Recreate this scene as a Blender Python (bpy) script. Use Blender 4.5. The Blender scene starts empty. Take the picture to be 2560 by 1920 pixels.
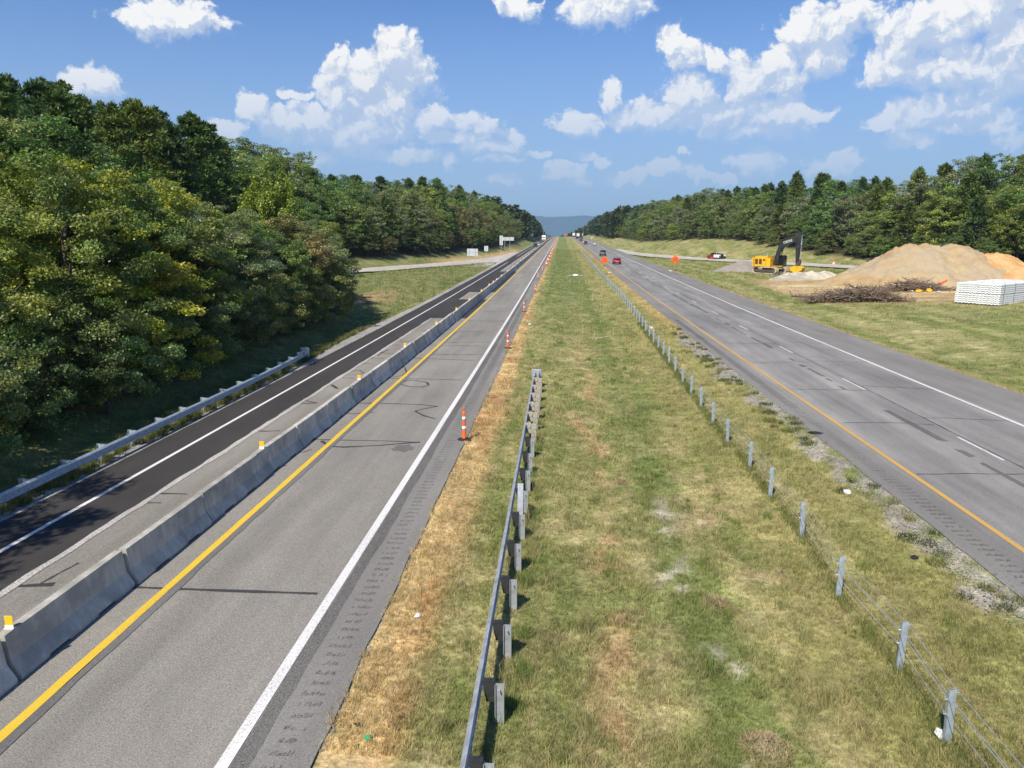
import bpy, math, random
import numpy as np
from mathutils import Vector, Matrix

R = math.radians
SC = bpy.context.scene
COL = SC.collection
random.seed(7)
rng = np.random.default_rng(11)

# ------------------------------------------------------------------ camera
CAM_H, PITCH, YAW, FPX = 7.5, R(10.79), R(3.62), 1922.6      # FPX: focal length in pixels of a 2560 px wide picture
cam_d = bpy.data.cameras.new('camera')
cam_d.sensor_width, cam_d.lens = 36.0, 36.0 * FPX / 2560.0
cam_d.clip_start, cam_d.clip_end = 0.1, 30000.0
cam = bpy.data.objects.new('camera', cam_d)
COL.objects.link(cam)
cam.location = (0, 0, CAM_H)
cam.rotation_euler = (R(90) - PITCH, 0, YAW)
SC.camera = cam
SC.render.resolution_x, SC.render.resolution_y = 1024, 768

# ------------------------------------------------------------------ exposure and render settings
vs = SC.view_settings
vs.view_transform, vs.look, vs.exposure, vs.gamma = 'Standard', 'None', 0.22, 1.0
vs.use_curve_mapping = False
SC.render.engine = 'CYCLES'
cy = SC.cycles
cy.max_bounces, cy.diffuse_bounces, cy.glossy_bounces, cy.transmission_bounces = 4, 3, 2, 3
cy.transparent_max_bounces, cy.volume_bounces = 6, 0
cy.caustics_reflective = cy.caustics_refractive = False
cy.sample_clamp_indirect = 3.0
cy.use_denoising = True
try:
    cy.denoiser = 'OPENIMAGEDENOISE'
    cy.denoising_prefilter = 'ACCURATE'
except Exception:
    pass

# ------------------------------------------------------------------ sun
SUN_EL, SUN_AZ = R(47), R(203)        # azimuth clockwise from +Y (the direction of the road): behind the camera, a little left
sun_d = bpy.data.lights.new('sun', 'SUN')
sun_d.energy, sun_d.angle, sun_d.color = 5.0, R(0.53), (1.0, 0.92, 0.79)
sun = bpy.data.objects.new('sun', sun_d)
COL.objects.link(sun)
to_sun = Vector((math.sin(SUN_AZ) * math.cos(SUN_EL), math.cos(SUN_AZ) * math.cos(SUN_EL), math.sin(SUN_EL)))
sun.rotation_euler = to_sun.to_track_quat('Z', 'Y').to_euler()
sun.location = (0, -20, 60)


# ------------------------------------------------------------------ picture <-> world
def ray(px, py):
    """direction of the view ray through pixel (px, py) of the 2560 x 1920 photograph"""
    v = Vector(((px - 1280) / FPX, -(py - 960) / FPX, -1.0))
    v.rotate(cam.rotation_euler)
    return v.normalized()


def project(x, y, z):
    """numpy: world -> pixel of the 2560 px photograph, plus depth"""
    x, y, z = np.asarray(x, float), np.asarray(y, float), np.asarray(z, float) - CAM_H
    cx = x * math.cos(YAW) + y * math.sin(YAW)
    fy = -x * math.sin(YAW) + y * math.cos(YAW)
    dep = fy * math.cos(PITCH) - z * math.sin(PITCH)
    up = fy * math.sin(PITCH) + z * math.cos(PITCH)
    return 1280 + FPX * cx / dep, 960 - FPX * up / dep, dep


# ------------------------------------------------------------------ node helpers
def mat_new(name):
    m = bpy.data.materials.new(name)
    m.use_nodes = True
    nt = m.node_tree
    for n in list(nt.nodes):
        nt.nodes.remove(n)
    return m, nt


class NT:
    dims = '3D'

    def __init__(self, nt):
        self.nt = nt

    def n(self, typ, **kw):
        nd = self.nt.nodes.new(typ)
        for k, v in kw.items():
            setattr(nd, k, v)
        return nd

    def link(self, a, b):
        self.nt.links.new(a, b)

    def put(self, sock, v):
        if isinstance(v, bpy.types.NodeSocket):
            self.nt.links.new(v, sock)
        else:
            sock.default_value = v

    def math(self, op, a, b=0.0, c=None, clamp=False):
        nd = self.n('ShaderNodeMath', operation=op)
        nd.use_clamp = clamp
        self.put(nd.inputs[0], a)
        self.put(nd.inputs[1], b)
        if c is not None:
            self.put(nd.inputs[2], c)
        return nd.outputs[0]

    def vmath(self, op, a, b=None, out=0):
        nd = self.n('ShaderNodeVectorMath', operation=op)
        self.put(nd.inputs[0], a)
        if b is not None:
            self.put(nd.inputs[1], b)
        return nd.outputs[out]

    def noise(self, vec, scale, detail=2.0, rough=0.5, out='Fac', dist=0.0):
        nd = self.n('ShaderNodeTexNoise')
        nd.noise_dimensions = self.dims
        self.put(nd.inputs['Vector'], vec)
        nd.inputs['Scale'].default_value = scale
        nd.inputs['Detail'].default_value = detail
        nd.inputs['Roughness'].default_value = rough
        nd.inputs['Distortion'].default_value = dist
        return nd.outputs[out]

    def ramp(self, fac, a, b, interp='SMOOTHSTEP', lo=0.0, hi=1.0):
        nd = self.n('ShaderNodeMapRange', interpolation_type=interp)
        self.put(nd.inputs[0], fac)
        nd.inputs[1].default_value, nd.inputs[2].default_value = a, b
        nd.inputs[3].default_value, nd.inputs[4].default_value = lo, hi
        return nd.outputs[0]

    def mix(self, fac, a, b, blend='MIX'):
        nd = self.n('ShaderNodeMix', data_type='RGBA', blend_type=blend)
        self.put(nd.inputs[0], fac)
        self.put(nd.inputs[6], a if isinstance(a, bpy.types.NodeSocket) else (*a, 1.0)[:4])
        self.put(nd.inputs[7], b if isinstance(b, bpy.types.NodeSocket) else (*b, 1.0)[:4])
        return nd.outputs[2]

    def scale_vec(self, vec, s):
        return self.vmath('MULTIPLY', vec, s)

    def pos(self):
        return self.n('ShaderNodeNewGeometry').outputs['Position']

    def principled(self, color, rough=0.7, metal=0.0, normal=None, spec=0.4):
        p = self.n('ShaderNodeBsdfPrincipled')
        self.put(p.inputs['Base Color'], color if isinstance(color, bpy.types.NodeSocket) else (*color, 1.0)[:4])
        self.put(p.inputs['Roughness'], rough)
        p.inputs['Metallic'].default_value = metal
        p.inputs['Specular IOR Level'].default_value = spec
        if normal is not None:
            self.link(normal, p.inputs['Normal'])
        o = self.n('ShaderNodeOutputMaterial')
        self.link(p.outputs[0], o.inputs[0])
        return p

    def bump(self, h, strength, dist):
        b = self.n('ShaderNodeBump')
        b.inputs['Strength'].default_value = strength
        b.inputs['Distance'].default_value = dist
        self.put(b.inputs['Height'], h)
        return b.outputs[0]


# ------------------------------------------------------------------ world: sky and clouds
def cloud_blobs():
    """cumulus lobes as (azimuth, elevation, half width, half height) in degrees, read off the photograph (2212 px wide)"""
    L = []
    T = [(858, 108, 44, 42), (884, 160, 42, 62), (790, 165, 62, 46), (738, 150, 34, 36), (735, 205, 58, 46), (830, 225, 95, 62),
         (548, 238, 32, 34), (600, 262, 58, 36), (668, 262, 66, 44), (760, 282, 150, 48), (935, 258, 44, 36), (1000, 268, 44, 28), (1052, 276, 34, 26),
         (1097, 296, 30, 16), (990, 300, 90, 16), (640, 212, 46, 12),
         (366, 38, 98, 36), (192, 178, 46, 38), (486, 272, 32, 22), (440, 288, 20, 12),
         (1123, 18, 40, 26), (1310, -4, 100, 44),
         (1448, 90, 32, 28), (1478, 130, 52, 36), (1535, 132, 30, 20), (1500, 195, 66, 48), (1600, 180, 52, 54), (1560, 250, 150, 42), (1690, 240, 78, 46),
         (1405, 248, 58, 34), (1312, 206, 24, 28), (1236, 268, 56, 26), (1345, 252, 46, 26), (1770, 240, 44, 14), (1640, 285, 60, 14),
         (1785, 58, 84, 42), (1836, 34, 42, 34), (1720, 72, 42, 32), (1672, 132, 54, 26), (1765, 118, 60, 34), (1690, 170, 66, 26),
         (1990, 62, 88, 56), (2100, 16, 130, 46), (2196, 110, 80, 86), (1945, 140, 74, 36), (2070, 140, 96, 46), (1900, 176, 40, 18),
         (1990, 250, 56, 30), (2096, 240, 84, 36), (1912, 272, 44, 17), (2050, 275, 80, 13), (2150, 262, 36, 22),
         (870, 340, 84, 15), (1052, 322, 62, 16), (1085, 350, 50, 9), (1160, 334, 44, 9), (1258, 340, 28, 11), (1300, 347, 22, 11),
         (1205, 368, 52, 18), (1350, 382, 40, 15), (1432, 366, 42, 18), (1500, 380, 26, 16), (1640, 356, 52, 28), (1800, 352, 52, 28),
         (1486, 330, 18, 10), (690, 344, 48, 20), (1096, 392, 46, 11), (980, 350, 20, 20), (1250, 392, 30, 9), (1960, 310, 44, 20), (2180, 300, 36, 16), (1560, 395, 30, 12)]
    for (x, y, rx, ry) in T:
        d = ray(x * 1.1573, y * 1.1573)
        L.append((math.degrees(math.atan2(d.x, d.y)), math.degrees(math.asin(d.z)), rx / 1661 * 57.3 * 1.0, ry / 1661 * 57.3 * 1.0))
    return L


def build_world():
    w = bpy.data.worlds.new('World')
    SC.world = w
    w.use_nodes = True
    nt = w.node_tree
    for n in list(nt.nodes):
        nt.nodes.remove(n)
    # node group: envelope of the clouds at a direction (degrees)
    g = bpy.data.node_groups.new('cloud_envelope', 'ShaderNodeTree')
    g.interface.new_socket('P', in_out='INPUT', socket_type='NodeSocketVector')
    g.interface.new_socket('E', in_out='OUTPUT', socket_type='NodeSocketFloat')
    G = NT(g)
    gi, go = G.n('NodeGroupInput'), G.n('NodeGroupOutput')
    acc = None
    for (a, e, rx, ry) in cloud_blobs():
        q = G.n('ShaderNodeVectorMath', operation='MULTIPLY_ADD')
        G.link(gi.outputs[0], q.inputs[0])
        q.inputs[1].default_value = (1 / rx, 1 / ry, 0)
        q.inputs[2].default_value = (-a / rx, -e / ry, 0)
        dd = G.vmath('LENGTH', q.outputs[0], out=1)
        acc = dd if acc is None else G.math('SMOOTH_MIN', acc, dd, 0.22)
    G.link(G.math('SUBTRACT', 1.0, acc), go.inputs[0])

    W = NT(nt)
    W.dims = '2D'
    tc = W.n('ShaderNodeTexCoord').outputs['Generated']
    sep = W.n('ShaderNodeSeparateXYZ')
    W.link(tc, sep.inputs[0])
    az = W.math('MULTIPLY', W.math('ARCTAN2', sep.outputs[0], sep.outputs[1]), 57.2958)
    el = W.math('MULTIPLY', W.math('ARCSINE', sep.outputs[2]), 57.2958)
    cmb = W.n('ShaderNodeCombineXYZ')
    W.link(az, cmb.inputs[0])
    W.link(el, cmb.inputs[1])
    P = cmb.outputs[0]
    # billow the coordinates
    w1 = W.vmath('SUBTRACT', W.noise(P, 0.22, 3.0, 0.55, 'Color'), (0.5, 0.5, 0.5))
    w2 = W.vmath('SUBTRACT', W.noise(P, 0.95, 4.0, 0.6, 'Color'), (0.5, 0.5, 0.5))
    Pw = W.vmath('ADD', P, W.vmath('ADD', W.scale_vec(w1, (2.2, 1.7, 0)), W.scale_vec(w2, (1.0, 0.9, 0))))

    def env(vec):
        nd = W.n('ShaderNodeGroup')
        nd.node_tree = g
        W.put(nd.inputs[0], vec)
        return nd.outputs[0]

    def puffs(vec):
        v = W.n('ShaderNodeTexVoronoi', feature='SMOOTH_F1', voronoi_dimensions='2D')
        W.put(v.inputs['Vector'], vec)
        v.inputs['Scale'].default_value = 0.55
        v.inputs['Detail'].default_value = 3.0
        v.inputs['Roughness'].default_value = 0.55
        v.inputs['Lacunarity'].default_value = 2.3
        v.inputs['Smoothness'].default_value = 0.35
        return W.math('SUBTRACT', 0.5, v.outputs['Distance'])

    off = (-0.28, 0.40, 0.0)
    Pl = W.vmath('ADD', Pw, off)
    b1, b2 = puffs(Pw), puffs(Pl)
    e1 = env(Pw)
    e2 = env(W.vmath('ADD', Pw, (-0.55, 1.15, 0.0)))
    d1 = W.math('ADD', e1, W.math('ADD', W.math('MULTIPLY', b1, 0.62), 0.35))
    fine = W.noise(P, 2.6, 5.0, 0.65)
    d1 = W.math('ADD', d1, W.math('MULTIPLY', W.math('SUBTRACT', fine, 0.5), 0.30))
    far = W.ramp(el, 1.0, 13.0)
    gx = W.math('SUBTRACT', e1, e2)
    lit = W.math('ADD', W.math('MULTIPLY', W.math('SUBTRACT', b1, b2), 1.5), W.math('MULTIPLY', gx, 1.25))
    lit = W.math('ADD', lit, 0.36)
    big = W.noise(P, 0.30, 3.0, 0.6)
    lit = W.math('ADD', lit, W.math('MULTIPLY', W.math('SUBTRACT', big, 0.5), 1.5))
    lit = W.math('ADD', lit, W.math('MULTIPLY', b1, 0.5), clamp=True)
    # crisp sunlit tops, soft undersides; low clouds thin out into the haze
    soft = W.ramp(gx, -0.5, 0.25)
    alpha = W.math('ADD', W.math('MULTIPLY', W.ramp(d1, 0.0, 0.36), soft), W.math('MULTIPLY', W.ramp(d1, -0.12, 0.62), W.math('SUBTRACT', 1.0, soft)))
    alpha = W.math('MULTIPLY', alpha, W.ramp(far, 0.0, 1.0, 'LINEAR', 0.28, 0.97))
    shade = W.mix(far, (0.46, 0.57, 0.76), (0.50, 0.59, 0.75))
    top = W.mix(far, (0.66, 0.70, 0.80), (0.93, 0.92, 0.90))
    cc = W.mix(lit, shade, top)
    sky = W.n('ShaderNodeTexSky', sky_type='NISHITA')
    sky.sun_disc = False
    sky.sun_elevation, sky.sun_rotation = SUN_EL, SUN_AZ
    sky.altitude, sky.air_density, sky.dust_density, sky.ozone_density = 200, 1.0, 0.0, 3.0
    bg1 = W.n('ShaderNodeBackground')
    tint = W.mix(1.0, sky.outputs[0], (0.56, 0.84, 1.24), 'MULTIPLY')
    hz = W.ramp(el, 20.0, -1.0, 'SMOOTHSTEP', 0.0, 0.92)
    W.link(W.mix(hz, tint, (3.6, 5.05, 7.3)), bg1.inputs[0])
    bg1.inputs[1].default_value = 0.088
    bg2 = W.n('ShaderNodeBackground')
    W.link(cc, bg2.inputs[0])
    bg2.inputs[1].default_value = 0.95
    mx = W.n('ShaderNodeMixShader')
    W.link(alpha, mx.inputs[0])
    W.link(bg1.outputs[0], mx.inputs[1])
    W.link(bg2.outputs[0], mx.inputs[2])
    out = W.n('ShaderNodeOutputWorld')
    W.link(mx.outputs[0], out.inputs[0])
    w.cycles.sampling_method = 'MANUAL'
    w.cycles.sample_map_resolution = 512


build_world()


# ------------------------------------------------------------------ numpy noise and terrain
def vnoise(x, y, seed=0):
    x, y = np.asarray(x, float), np.asarray(y, float)
    ix, iy = np.floor(x), np.floor(y)
    fx, fy = x - ix, y - iy
    fx, fy = fx * fx * (3 - 2 * fx), fy * fy * (3 - 2 * fy)

    def h(a, b):
        s = np.sin(a * 127.1 + b * 311.7 + seed * 74.7) * 43758.5453
        return s - np.floor(s)
    return (h(ix, iy) * (1 - fx) + h(ix + 1, iy) * fx) * (1 - fy) + (h(ix, iy + 1) * (1 - fx) + h(ix + 1, iy + 1) * fx) * fy


def fbm(x, y, seed=0, octv=4):
    a, s, t = 0.5, 0.0, 0.0
    for i in range(octv):
        s = s + a * vnoise(x * 2 ** i, y * 2 ** i, seed + i * 13)
        t += a
        a *= 0.5
    return s / t


def sstep(v, a, b):
    t = np.clip((np.asarray(v, float) - a) / (b - a), 0, 1)
    return t * t * (3 - 2 * t)


def softplus(v):
    return np.where(v > 30, v, np.log1p(np.exp(np.minimum(v, 30))))


def prof(Y):
    """height of the roads along their length: level, then a long 1 % climb to a crest"""
    Y = np.asarray(Y, float)
    return 0.0105 * 25 * softplus((Y - 64) / 25) - 0.035 * 40 * softplus((Y - 960) / 40)


RL_Y = [-60, 60, 90, 112, 140, 175, 210, 250, 300, 2000]      # centre line of the ramp on the left
RL_X = [-75, -75, -62, -50, -38.5, -27.5, -19.5, -15.5, -13, -13]
RR_Y = [-60, 60, 90, 120, 158, 207, 245, 290, 340, 2000]      # centre line of the ramp on the right
RR_X = [150, 112, 94, 76, 57.5, 38.5, 28.5, 22.5, 20, 20]


def ramp_l(Y):
    return np.interp(Y, RL_Y, RL_X)


def ramp_r(Y):
    return np.interp(Y, RR_Y, RR_X)


ROAD_L = (-14.84, -3.55)
ROAD_R = (9.80, 22.2)


def lat(X, Y):
    """height of the land across the road, relative to the road"""
    X, Y = np.asarray(X, float), np.asarray(Y, float)
    X, Y = np.broadcast_arrays(X, Y)
    z = np.zeros(X.shape)
    # median: shallow swale
    t = np.clip((X + 3.55) / (9.8 + 3.55), 0, 1)
    dm = 0.42 * np.sin(np.pi * t) ** 1.3 * (1 - sstep(Y, 300, 600))
    m = (X > -3.55) & (X < 9.8)
    z = np.where(m, -0.03 - dm + 0.05 * (fbm(X * 1.1, Y * 0.5, 3) - 0.5), z)
    # under the pavement
    for (a, b) in (ROAD_L, ROAD_R):
        u = np.minimum(X - a, b - X)
        z = np.where(u >= 0, -0.02 - 0.25 * sstep(u, 0.0, 0.8), z)
    # left: verge, ditch, wooded hill
    d = -(X + 14.84)
    hill_edge = np.where(Y < 70, 18.5, np.interp(Y, [70, 88, 112, 140], [18.5, 26, 58, 45]))
    h1 = 0.32 * np.maximum(0, -X - hill_edge)
    h1 = np.where(h1 > 11, 11 + (h1 - 11) * 0.35, h1) * (1 - sstep(Y, 95, 125))
    dl = -(X - ramp_l(Y)) - 5.0
    h2 = 0.34 * np.maximum(0, dl)
    h2 = np.where(h2 > 10, 10 + (h2 - 10) * 0.45, h2) * sstep(Y, 95, 130)
    ditch = -0.35 * np.exp(-((d - 3.2) / 1.6) ** 2) * (1 - sstep(Y, 90, 150))
    tri = 0.03 * np.maximum(0, d - 2) * sstep(Y, 60, 110)
    tri = np.minimum(tri, 0.6)
    zl = -0.03 - 0.02 * np.minimum(d, 3) + ditch + h1 + h2 + tri + 0.10 * (fbm(X * 0.5, Y * 0.3, 5) - 0.5)
    z = np.where(d > 0, zl, z)
    # right: grass slope, work area, ramp, wooded bank
    e = X - 22.2
    dr = X - ramp_r(Y) - 4.5
    hb = np.where(dr > 0, np.minimum(np.interp(Y, [145, 215], [0.11, 0.26]) * dr, 4.2) + 0.10 * np.maximum(0, dr - 16), 0)
    hb = np.where(hb > 14, 14 + (hb - 14) * .3, hb)
    base = -0.03 - 0.25 * np.exp(-((e - 3.0) / 2.2) ** 2) + 0.022 * np.minimum(np.maximum(0, e - 4), 40)
    zr = base + hb + 0.14 * (fbm(X * 0.25, Y * 0.18, 9) - 0.5)
    z = np.where(e > 0, zr, z)
    # under the ramps
    for (fn, y0, y1) in ((ramp_l, 70, 292), (ramp_r, 30, 330)):
        u = 4.3 - np.abs(X - fn(Y))
        on = (u > 0) & (Y > y0) & (Y < y1) & ((X < -14.84) | (X > 22.2))
        z = np.where(on, z - 0.30 * sstep(u, 0, 0.8), z)
    return z


def ground_z(X, Y):
    return prof(Y) + lat(X, Y)


def G(px, py):
    """where the view ray through a photograph pixel meets the ground"""
    d = ray(px, py)
    t0, t = 0.0, 3.0
    for _ in range(4000):
        p = Vector((0, 0, CAM_H)) + d * t
        if p.z < float(ground_z(p.x, p.y)):
            break
        t0, t = t, t * 1.006 + 0.01
    for _ in range(24):
        m = 0.5 * (t0 + t)
        p = Vector((0, 0, CAM_H)) + d * m
        if p.z < float(ground_z(p.x, p.y)):
            t = m
        else:
            t0 = m
    p = Vector((0, 0, CAM_H)) + d * t
    return Vector((p.x, p.y, float(ground_z(p.x, p.y))))


# ------------------------------------------------------------------ object helpers
def tag(o, label=None, cat=None, group=None, kind=None):
    if label:
        o['label'] = label
    if cat:
        o['category'] = cat
    if group:
        o['group'] = group
    if kind:
        o['kind'] = kind
    return o


def empty(name, loc, rz=0.0):
    o = bpy.data.objects.new(name, None)
    o.location, o.rotation_euler = loc, (0, 0, rz)
    o.empty_display_size = 0.2
    COL.objects.link(o)
    return o


def link(name, mesh, parent=None, loc=None):
    o = bpy.data.objects.new(name, mesh)
    COL.objects.link(o)
    if parent is not None:
        o.parent = parent
    if loc is not None:
        o.location = loc
    return o


def mesh_np(name, V, Q=None, mat=None, col=None, smooth=False, T=None):
    """mesh from numpy vertices, quads Q and/or triangles T, with an optional colour per vertex"""
    me = bpy.data.meshes.new(name)
    V = np.ascontiguousarray(V, np.float32)
    loops, starts, n = [], [], 0
    if Q is not None and len(Q):
        loops.append(np.asarray(Q, np.int32).ravel())
        starts.append(np.arange(len(Q), dtype=np.int32) * 4)
        n = len(Q) * 4
    if T is not None and len(T):
        loops.append(np.asarray(T, np.int32).ravel())
        starts.append(n + np.arange(len(T), dtype=np.int32) * 3)
    loops, starts = np.concatenate(loops), np.concatenate(starts)
    me.vertices.add(len(V))
    me.vertices.foreach_set('co', V.ravel())
    me.loops.add(len(loops))
    me.loops.foreach_set('vertex_index', loops)
    me.polygons.add(len(starts))
    me.polygons.foreach_set('loop_start', starts)
    if smooth:
        me.polygons.foreach_set('use_smooth', np.ones(len(starts), bool))
    me.update(calc_edges=True)
    if col is not None:
        a = me.attributes.new('col', 'FLOAT_COLOR', 'POINT')
        c = np.ones((len(V), 4), np.float32)
        c[:, :3] = col
        a.data.foreach_set('color', c.ravel())
    if mat is not None:
        me.materials.append(mat)
    me.validate()
    return me


class MB:
    """collects boxes, prisms, tubes and lathes and links them as ONE mesh object"""

    def __init__(self):
        self.v, self.f = [], []

    def add(self, vs, fs, M=None):
        n = len(self.v)
        for p in vs:
            p = Vector(p)
            self.v.append(tuple(M @ p) if M is not None else tuple(p))
        self.f += [tuple(i + n for i in f) for f in fs]
        return self

    def box(self, a, b, M=None, bev=0.0):
        (x0, y0, z0), (x1, y1, z1) = a, b
        if bev <= 0:
            vs = [(x0, y0, z0), (x1, y0, z0), (x1, y1, z0), (x0, y1, z0), (x0, y0, z1), (x1, y0, z1), (x1, y1, z1), (x0, y1, z1)]
            return self.add(vs, [(0, 3, 2, 1), (4, 5, 6, 7), (0, 1, 5, 4), (1, 2, 6, 5), (2, 3, 7, 6), (3, 0, 4, 7)], M)
        prof_ = [(x0 + bev, y0), (x1 - bev, y0), (x1, y0 + bev), (x1, y1 - bev), (x1 - bev, y1), (x0 + bev, y1), (x0, y1 - bev), (x0, y0 + bev)]
        cx, cy_ = (x0 + x1) / 2, (y0 + y1) / 2
        ins = [(cx + (x - cx) * (1 - 2 * bev / max(1e-6, x1 - x0)), cy_ + (y - cy_) * (1 - 2 * bev / max(1e-6, y1 - y0))) for x, y in prof_]
        vs = [(x, y, z0) for x, y in ins] + [(x, y, z0 + bev) for x, y in prof_] + [(x, y, z1 - bev) for x, y in prof_] + [(x, y, z1) for x, y in ins]
        fs = [tuple(range(7, -1, -1)), tuple(range(24, 32))]
        for k in range(3):
            for i in range(8):
                j = (i + 1) % 8
                fs.append((k * 8 + i, k * 8 + j, k * 8 + 8 + j, k * 8 + 8 + i))
        return self.add(vs, fs, M)

    def prism(self, pts, axis, a, b, M=None):
        """closed 2D outline extruded along an axis: 'x' uses (y, z), 'y' uses (x, z), 'z' uses (x, y)"""
        def mk(p, t):
            return {'x': (t, p[0], p[1]), 'y': (p[0], t, p[1]), 'z': (p[0], p[1], t)}[axis]
        n = len(pts)
        vs = [mk(p, a) for p in pts] + [mk(p, b) for p in pts]
        fs = [tuple(range(n)), tuple(range(2 * n - 1, n - 1, -1))]
        fs += [(i, n + i, n + (i + 1) % n, (i + 1) % n) for i in range(n)]
        return self.add(vs, fs, M)

    def tube(self, pts, radii, n=8, caps=True, M=None):
        pts = [Vector(p) for p in pts]
        if not hasattr(radii, '__len__'):
            radii = [radii] * len(pts)
        rings, ref = [], None
        for i, p in enumerate(pts):
            t = (pts[min(i + 1, len(pts) - 1)] - pts[max(i - 1, 0)])
            t = t.normalized() if t.length > 1e-9 else Vector((0, 0, 1))
            if ref is None:
                ref = Vector((1, 0, 0)) if abs(t.x) < 0.8 else Vector((0, 1, 0))
            u = (ref - t * ref.dot(t)).normalized()
            w = t.cross(u)
            ref = u
            rings.append([p + (u * math.cos(2 * math.pi * k / n) + w * math.sin(2 * math.pi * k / n)) * radii[i] for k in range(n)])
        vs = [q for r in rings for q in r]
        fs = []
        for i in range(len(rings) - 1):
            for k in range(n):
                k2 = (k + 1) % n
                fs.append((i * n + k, i * n + k2, (i + 1) * n + k2, (i + 1) * n + k))
        if caps:
            fs.append(tuple(range(n - 1, -1, -1)))
            fs.append(tuple((len(rings) - 1) * n + k for k in range(n)))
        return self.add(vs, fs, M)

    def lathe(self, prof_, n=16, M=None):
        """(radius, z) pairs turned about z"""
        return self.tube([(0, 0, z) for _, z in prof_], [r for r, _ in prof_], n, True, M) if False else self._lathe(prof_, n, M)

    def _lathe(self, prof_, n, M):
        vs, fs = [], []
        for r, z in prof_:
            for k in range(n):
                a = 2 * math.pi * k / n
                vs.append((r * math.cos(a), r * math.sin(a), z))
        for i in range(len(prof_) - 1):
            for k in range(n):
                k2 = (k + 1) % n
                fs.append((i * n + k, i * n + k2, (i + 1) * n + k2, (i + 1) * n + k))
        fs.append(tuple(range(n - 1, -1, -1)))
        fs.append(tuple((len(prof_) - 1) * n + k for k in range(n)))
        return self.add(vs, fs, M)

    def mesh(self, name, mat, smooth=False):
        me = bpy.data.meshes.new(name)
        me.from_pydata(self.v, [], self.f)
        if smooth:
            me.polygons.foreach_set('use_smooth', np.ones(len(me.polygons), bool))
        me.materials.append(mat)
        me.update()
        return me

    def build(self, name, mat, parent=None, loc=None, smooth=False):
        return link(name, self.mesh(name, mat, smooth), parent, loc)


def copy_tree(o, parent=None):
    c = o.copy()
    COL.objects.link(c)
    if parent is not None:
        c.parent = parent
    for ch in list(o.children):
        copy_tree(ch, c)
    return c


def text_mesh(name, body, size, mat, parent, M):
    cu = bpy.data.curves.new(name, 'FONT')
    cu.body, cu.size, cu.align_x, cu.align_y, cu.extrude = body, size, 'CENTER', 'CENTER', 0.004
    tmp = bpy.data.objects.new(name, cu)
    COL.objects.link(tmp)
    bpy.context.view_layer.update()
    me = bpy.data.meshes.new_from_object(tmp)
    bpy.data.objects.remove(tmp)
    me.materials.clear()
    me.materials.append(mat)
    o = link(name, me, parent)
    o.matrix_local = M
    return o


# ------------------------------------------------------------------ materials
def simple(name, color, rough=0.6, metal=0.0, noise=0.0, nscale=8.0, spec=0.4, obj=True):
    m, nt = mat_new(name)
    N = NT(nt)
    c = color
    if noise > 0:
        p = N.n('ShaderNodeTexCoord').outputs['Object'] if obj else N.pos()
        f = N.noise(p, nscale, 4.0, 0.6)
        lo = tuple(max(0, x * (1 - noise)) for x in color)
        hi = tuple(min(1, x * (1 + noise)) for x in color)
        c = N.mix(N.ramp(f, 0.3, 0.7), lo, hi)
    N.principled(c, rough, metal, spec=spec)
    return m


def asphalt(name, col, contrast=0.55, speck=38.0, streak=0.25, blotch=0.25, bump=0.5):
    m, nt = mat_new(name)
    N = NT(nt)
    p = N.pos()
    s1 = N.noise(p, speck * 2.2, 1.0, 0.6)
    s2 = N.noise(p, speck * 0.9, 2.0, 0.7)
    s = N.math('ADD', N.math('MULTIPLY', s1, 0.7), N.math('MULTIPLY', s2, 0.3))
    k = N.ramp(s, 0.30, 0.70, 'LINEAR', 1 - contrast, 1 + contrast)
    pits = N.noise(p, speck * 1.1, 1.0, 0.5)
    k = N.math('MULTIPLY', k, N.ramp(pits, 0.60, 0.72, 'LINEAR', 1.0, 1 - contrast * 0.9))
    chips = N.noise(N.vmath('ADD', p, (7.3, 2.1, 0.0)), speck * 1.3, 1.0, 0.5)
    k = N.math('MULTIPLY', k, N.ramp(chips, 0.64, 0.74, 'LINEAR', 1.0, 1 + contrast * 0.8))
    st = N.noise(N.scale_vec(p, (0.9, 0.035, 0.9)), 1.0, 4.0, 0.6)
    k = N.math('MULTIPLY', k, N.ramp(st, 0.3, 0.72, 'LINEAR', 1 - streak, 1 + streak))
    bl = N.noise(N.scale_vec(p, (0.5, 0.16, 0.5)), 1.0, 5.0, 0.65)
    k = N.math('MULTIPLY', k, N.ramp(bl, 0.28, 0.72, 'LINEAR', 1 - blotch, 1 + blotch))
    cm = N.vmath('SCALE', col)
    sc = cm.node
    N.link(k, sc.inputs['Scale'])
    N.principled(cm, 0.88, 0.0, N.bump(s1, bump, 0.012), spec=0.3)
    return m


def paint(name, col, under, wear=0.45):
    m, nt = mat_new(name)
    N = NT(nt)
    p = N.pos()
    f = N.noise(p, 22.0, 4.0, 0.75)
    g = N.noise(N.scale_vec(p, (1.0, 0.15, 1.0)), 1.2, 3.0, 0.6)
    h = N.math('ADD', N.math('MULTIPLY', f, 0.7), N.math('MULTIPLY', g, 0.3))
    k = N.ramp(h, wear - 0.08, wear + 0.04)
    c = N.mix(k, under, col)
    d = N.noise(p, 3.0, 3.0, 0.6)
    c = N.mix(N.ramp(d, 0.2, 0.8, 'LINEAR', 0.0, 0.22), c, tuple(x * 0.6 for x in col))
    N.principled(c, 0.7, spec=0.3)
    return m


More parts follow.
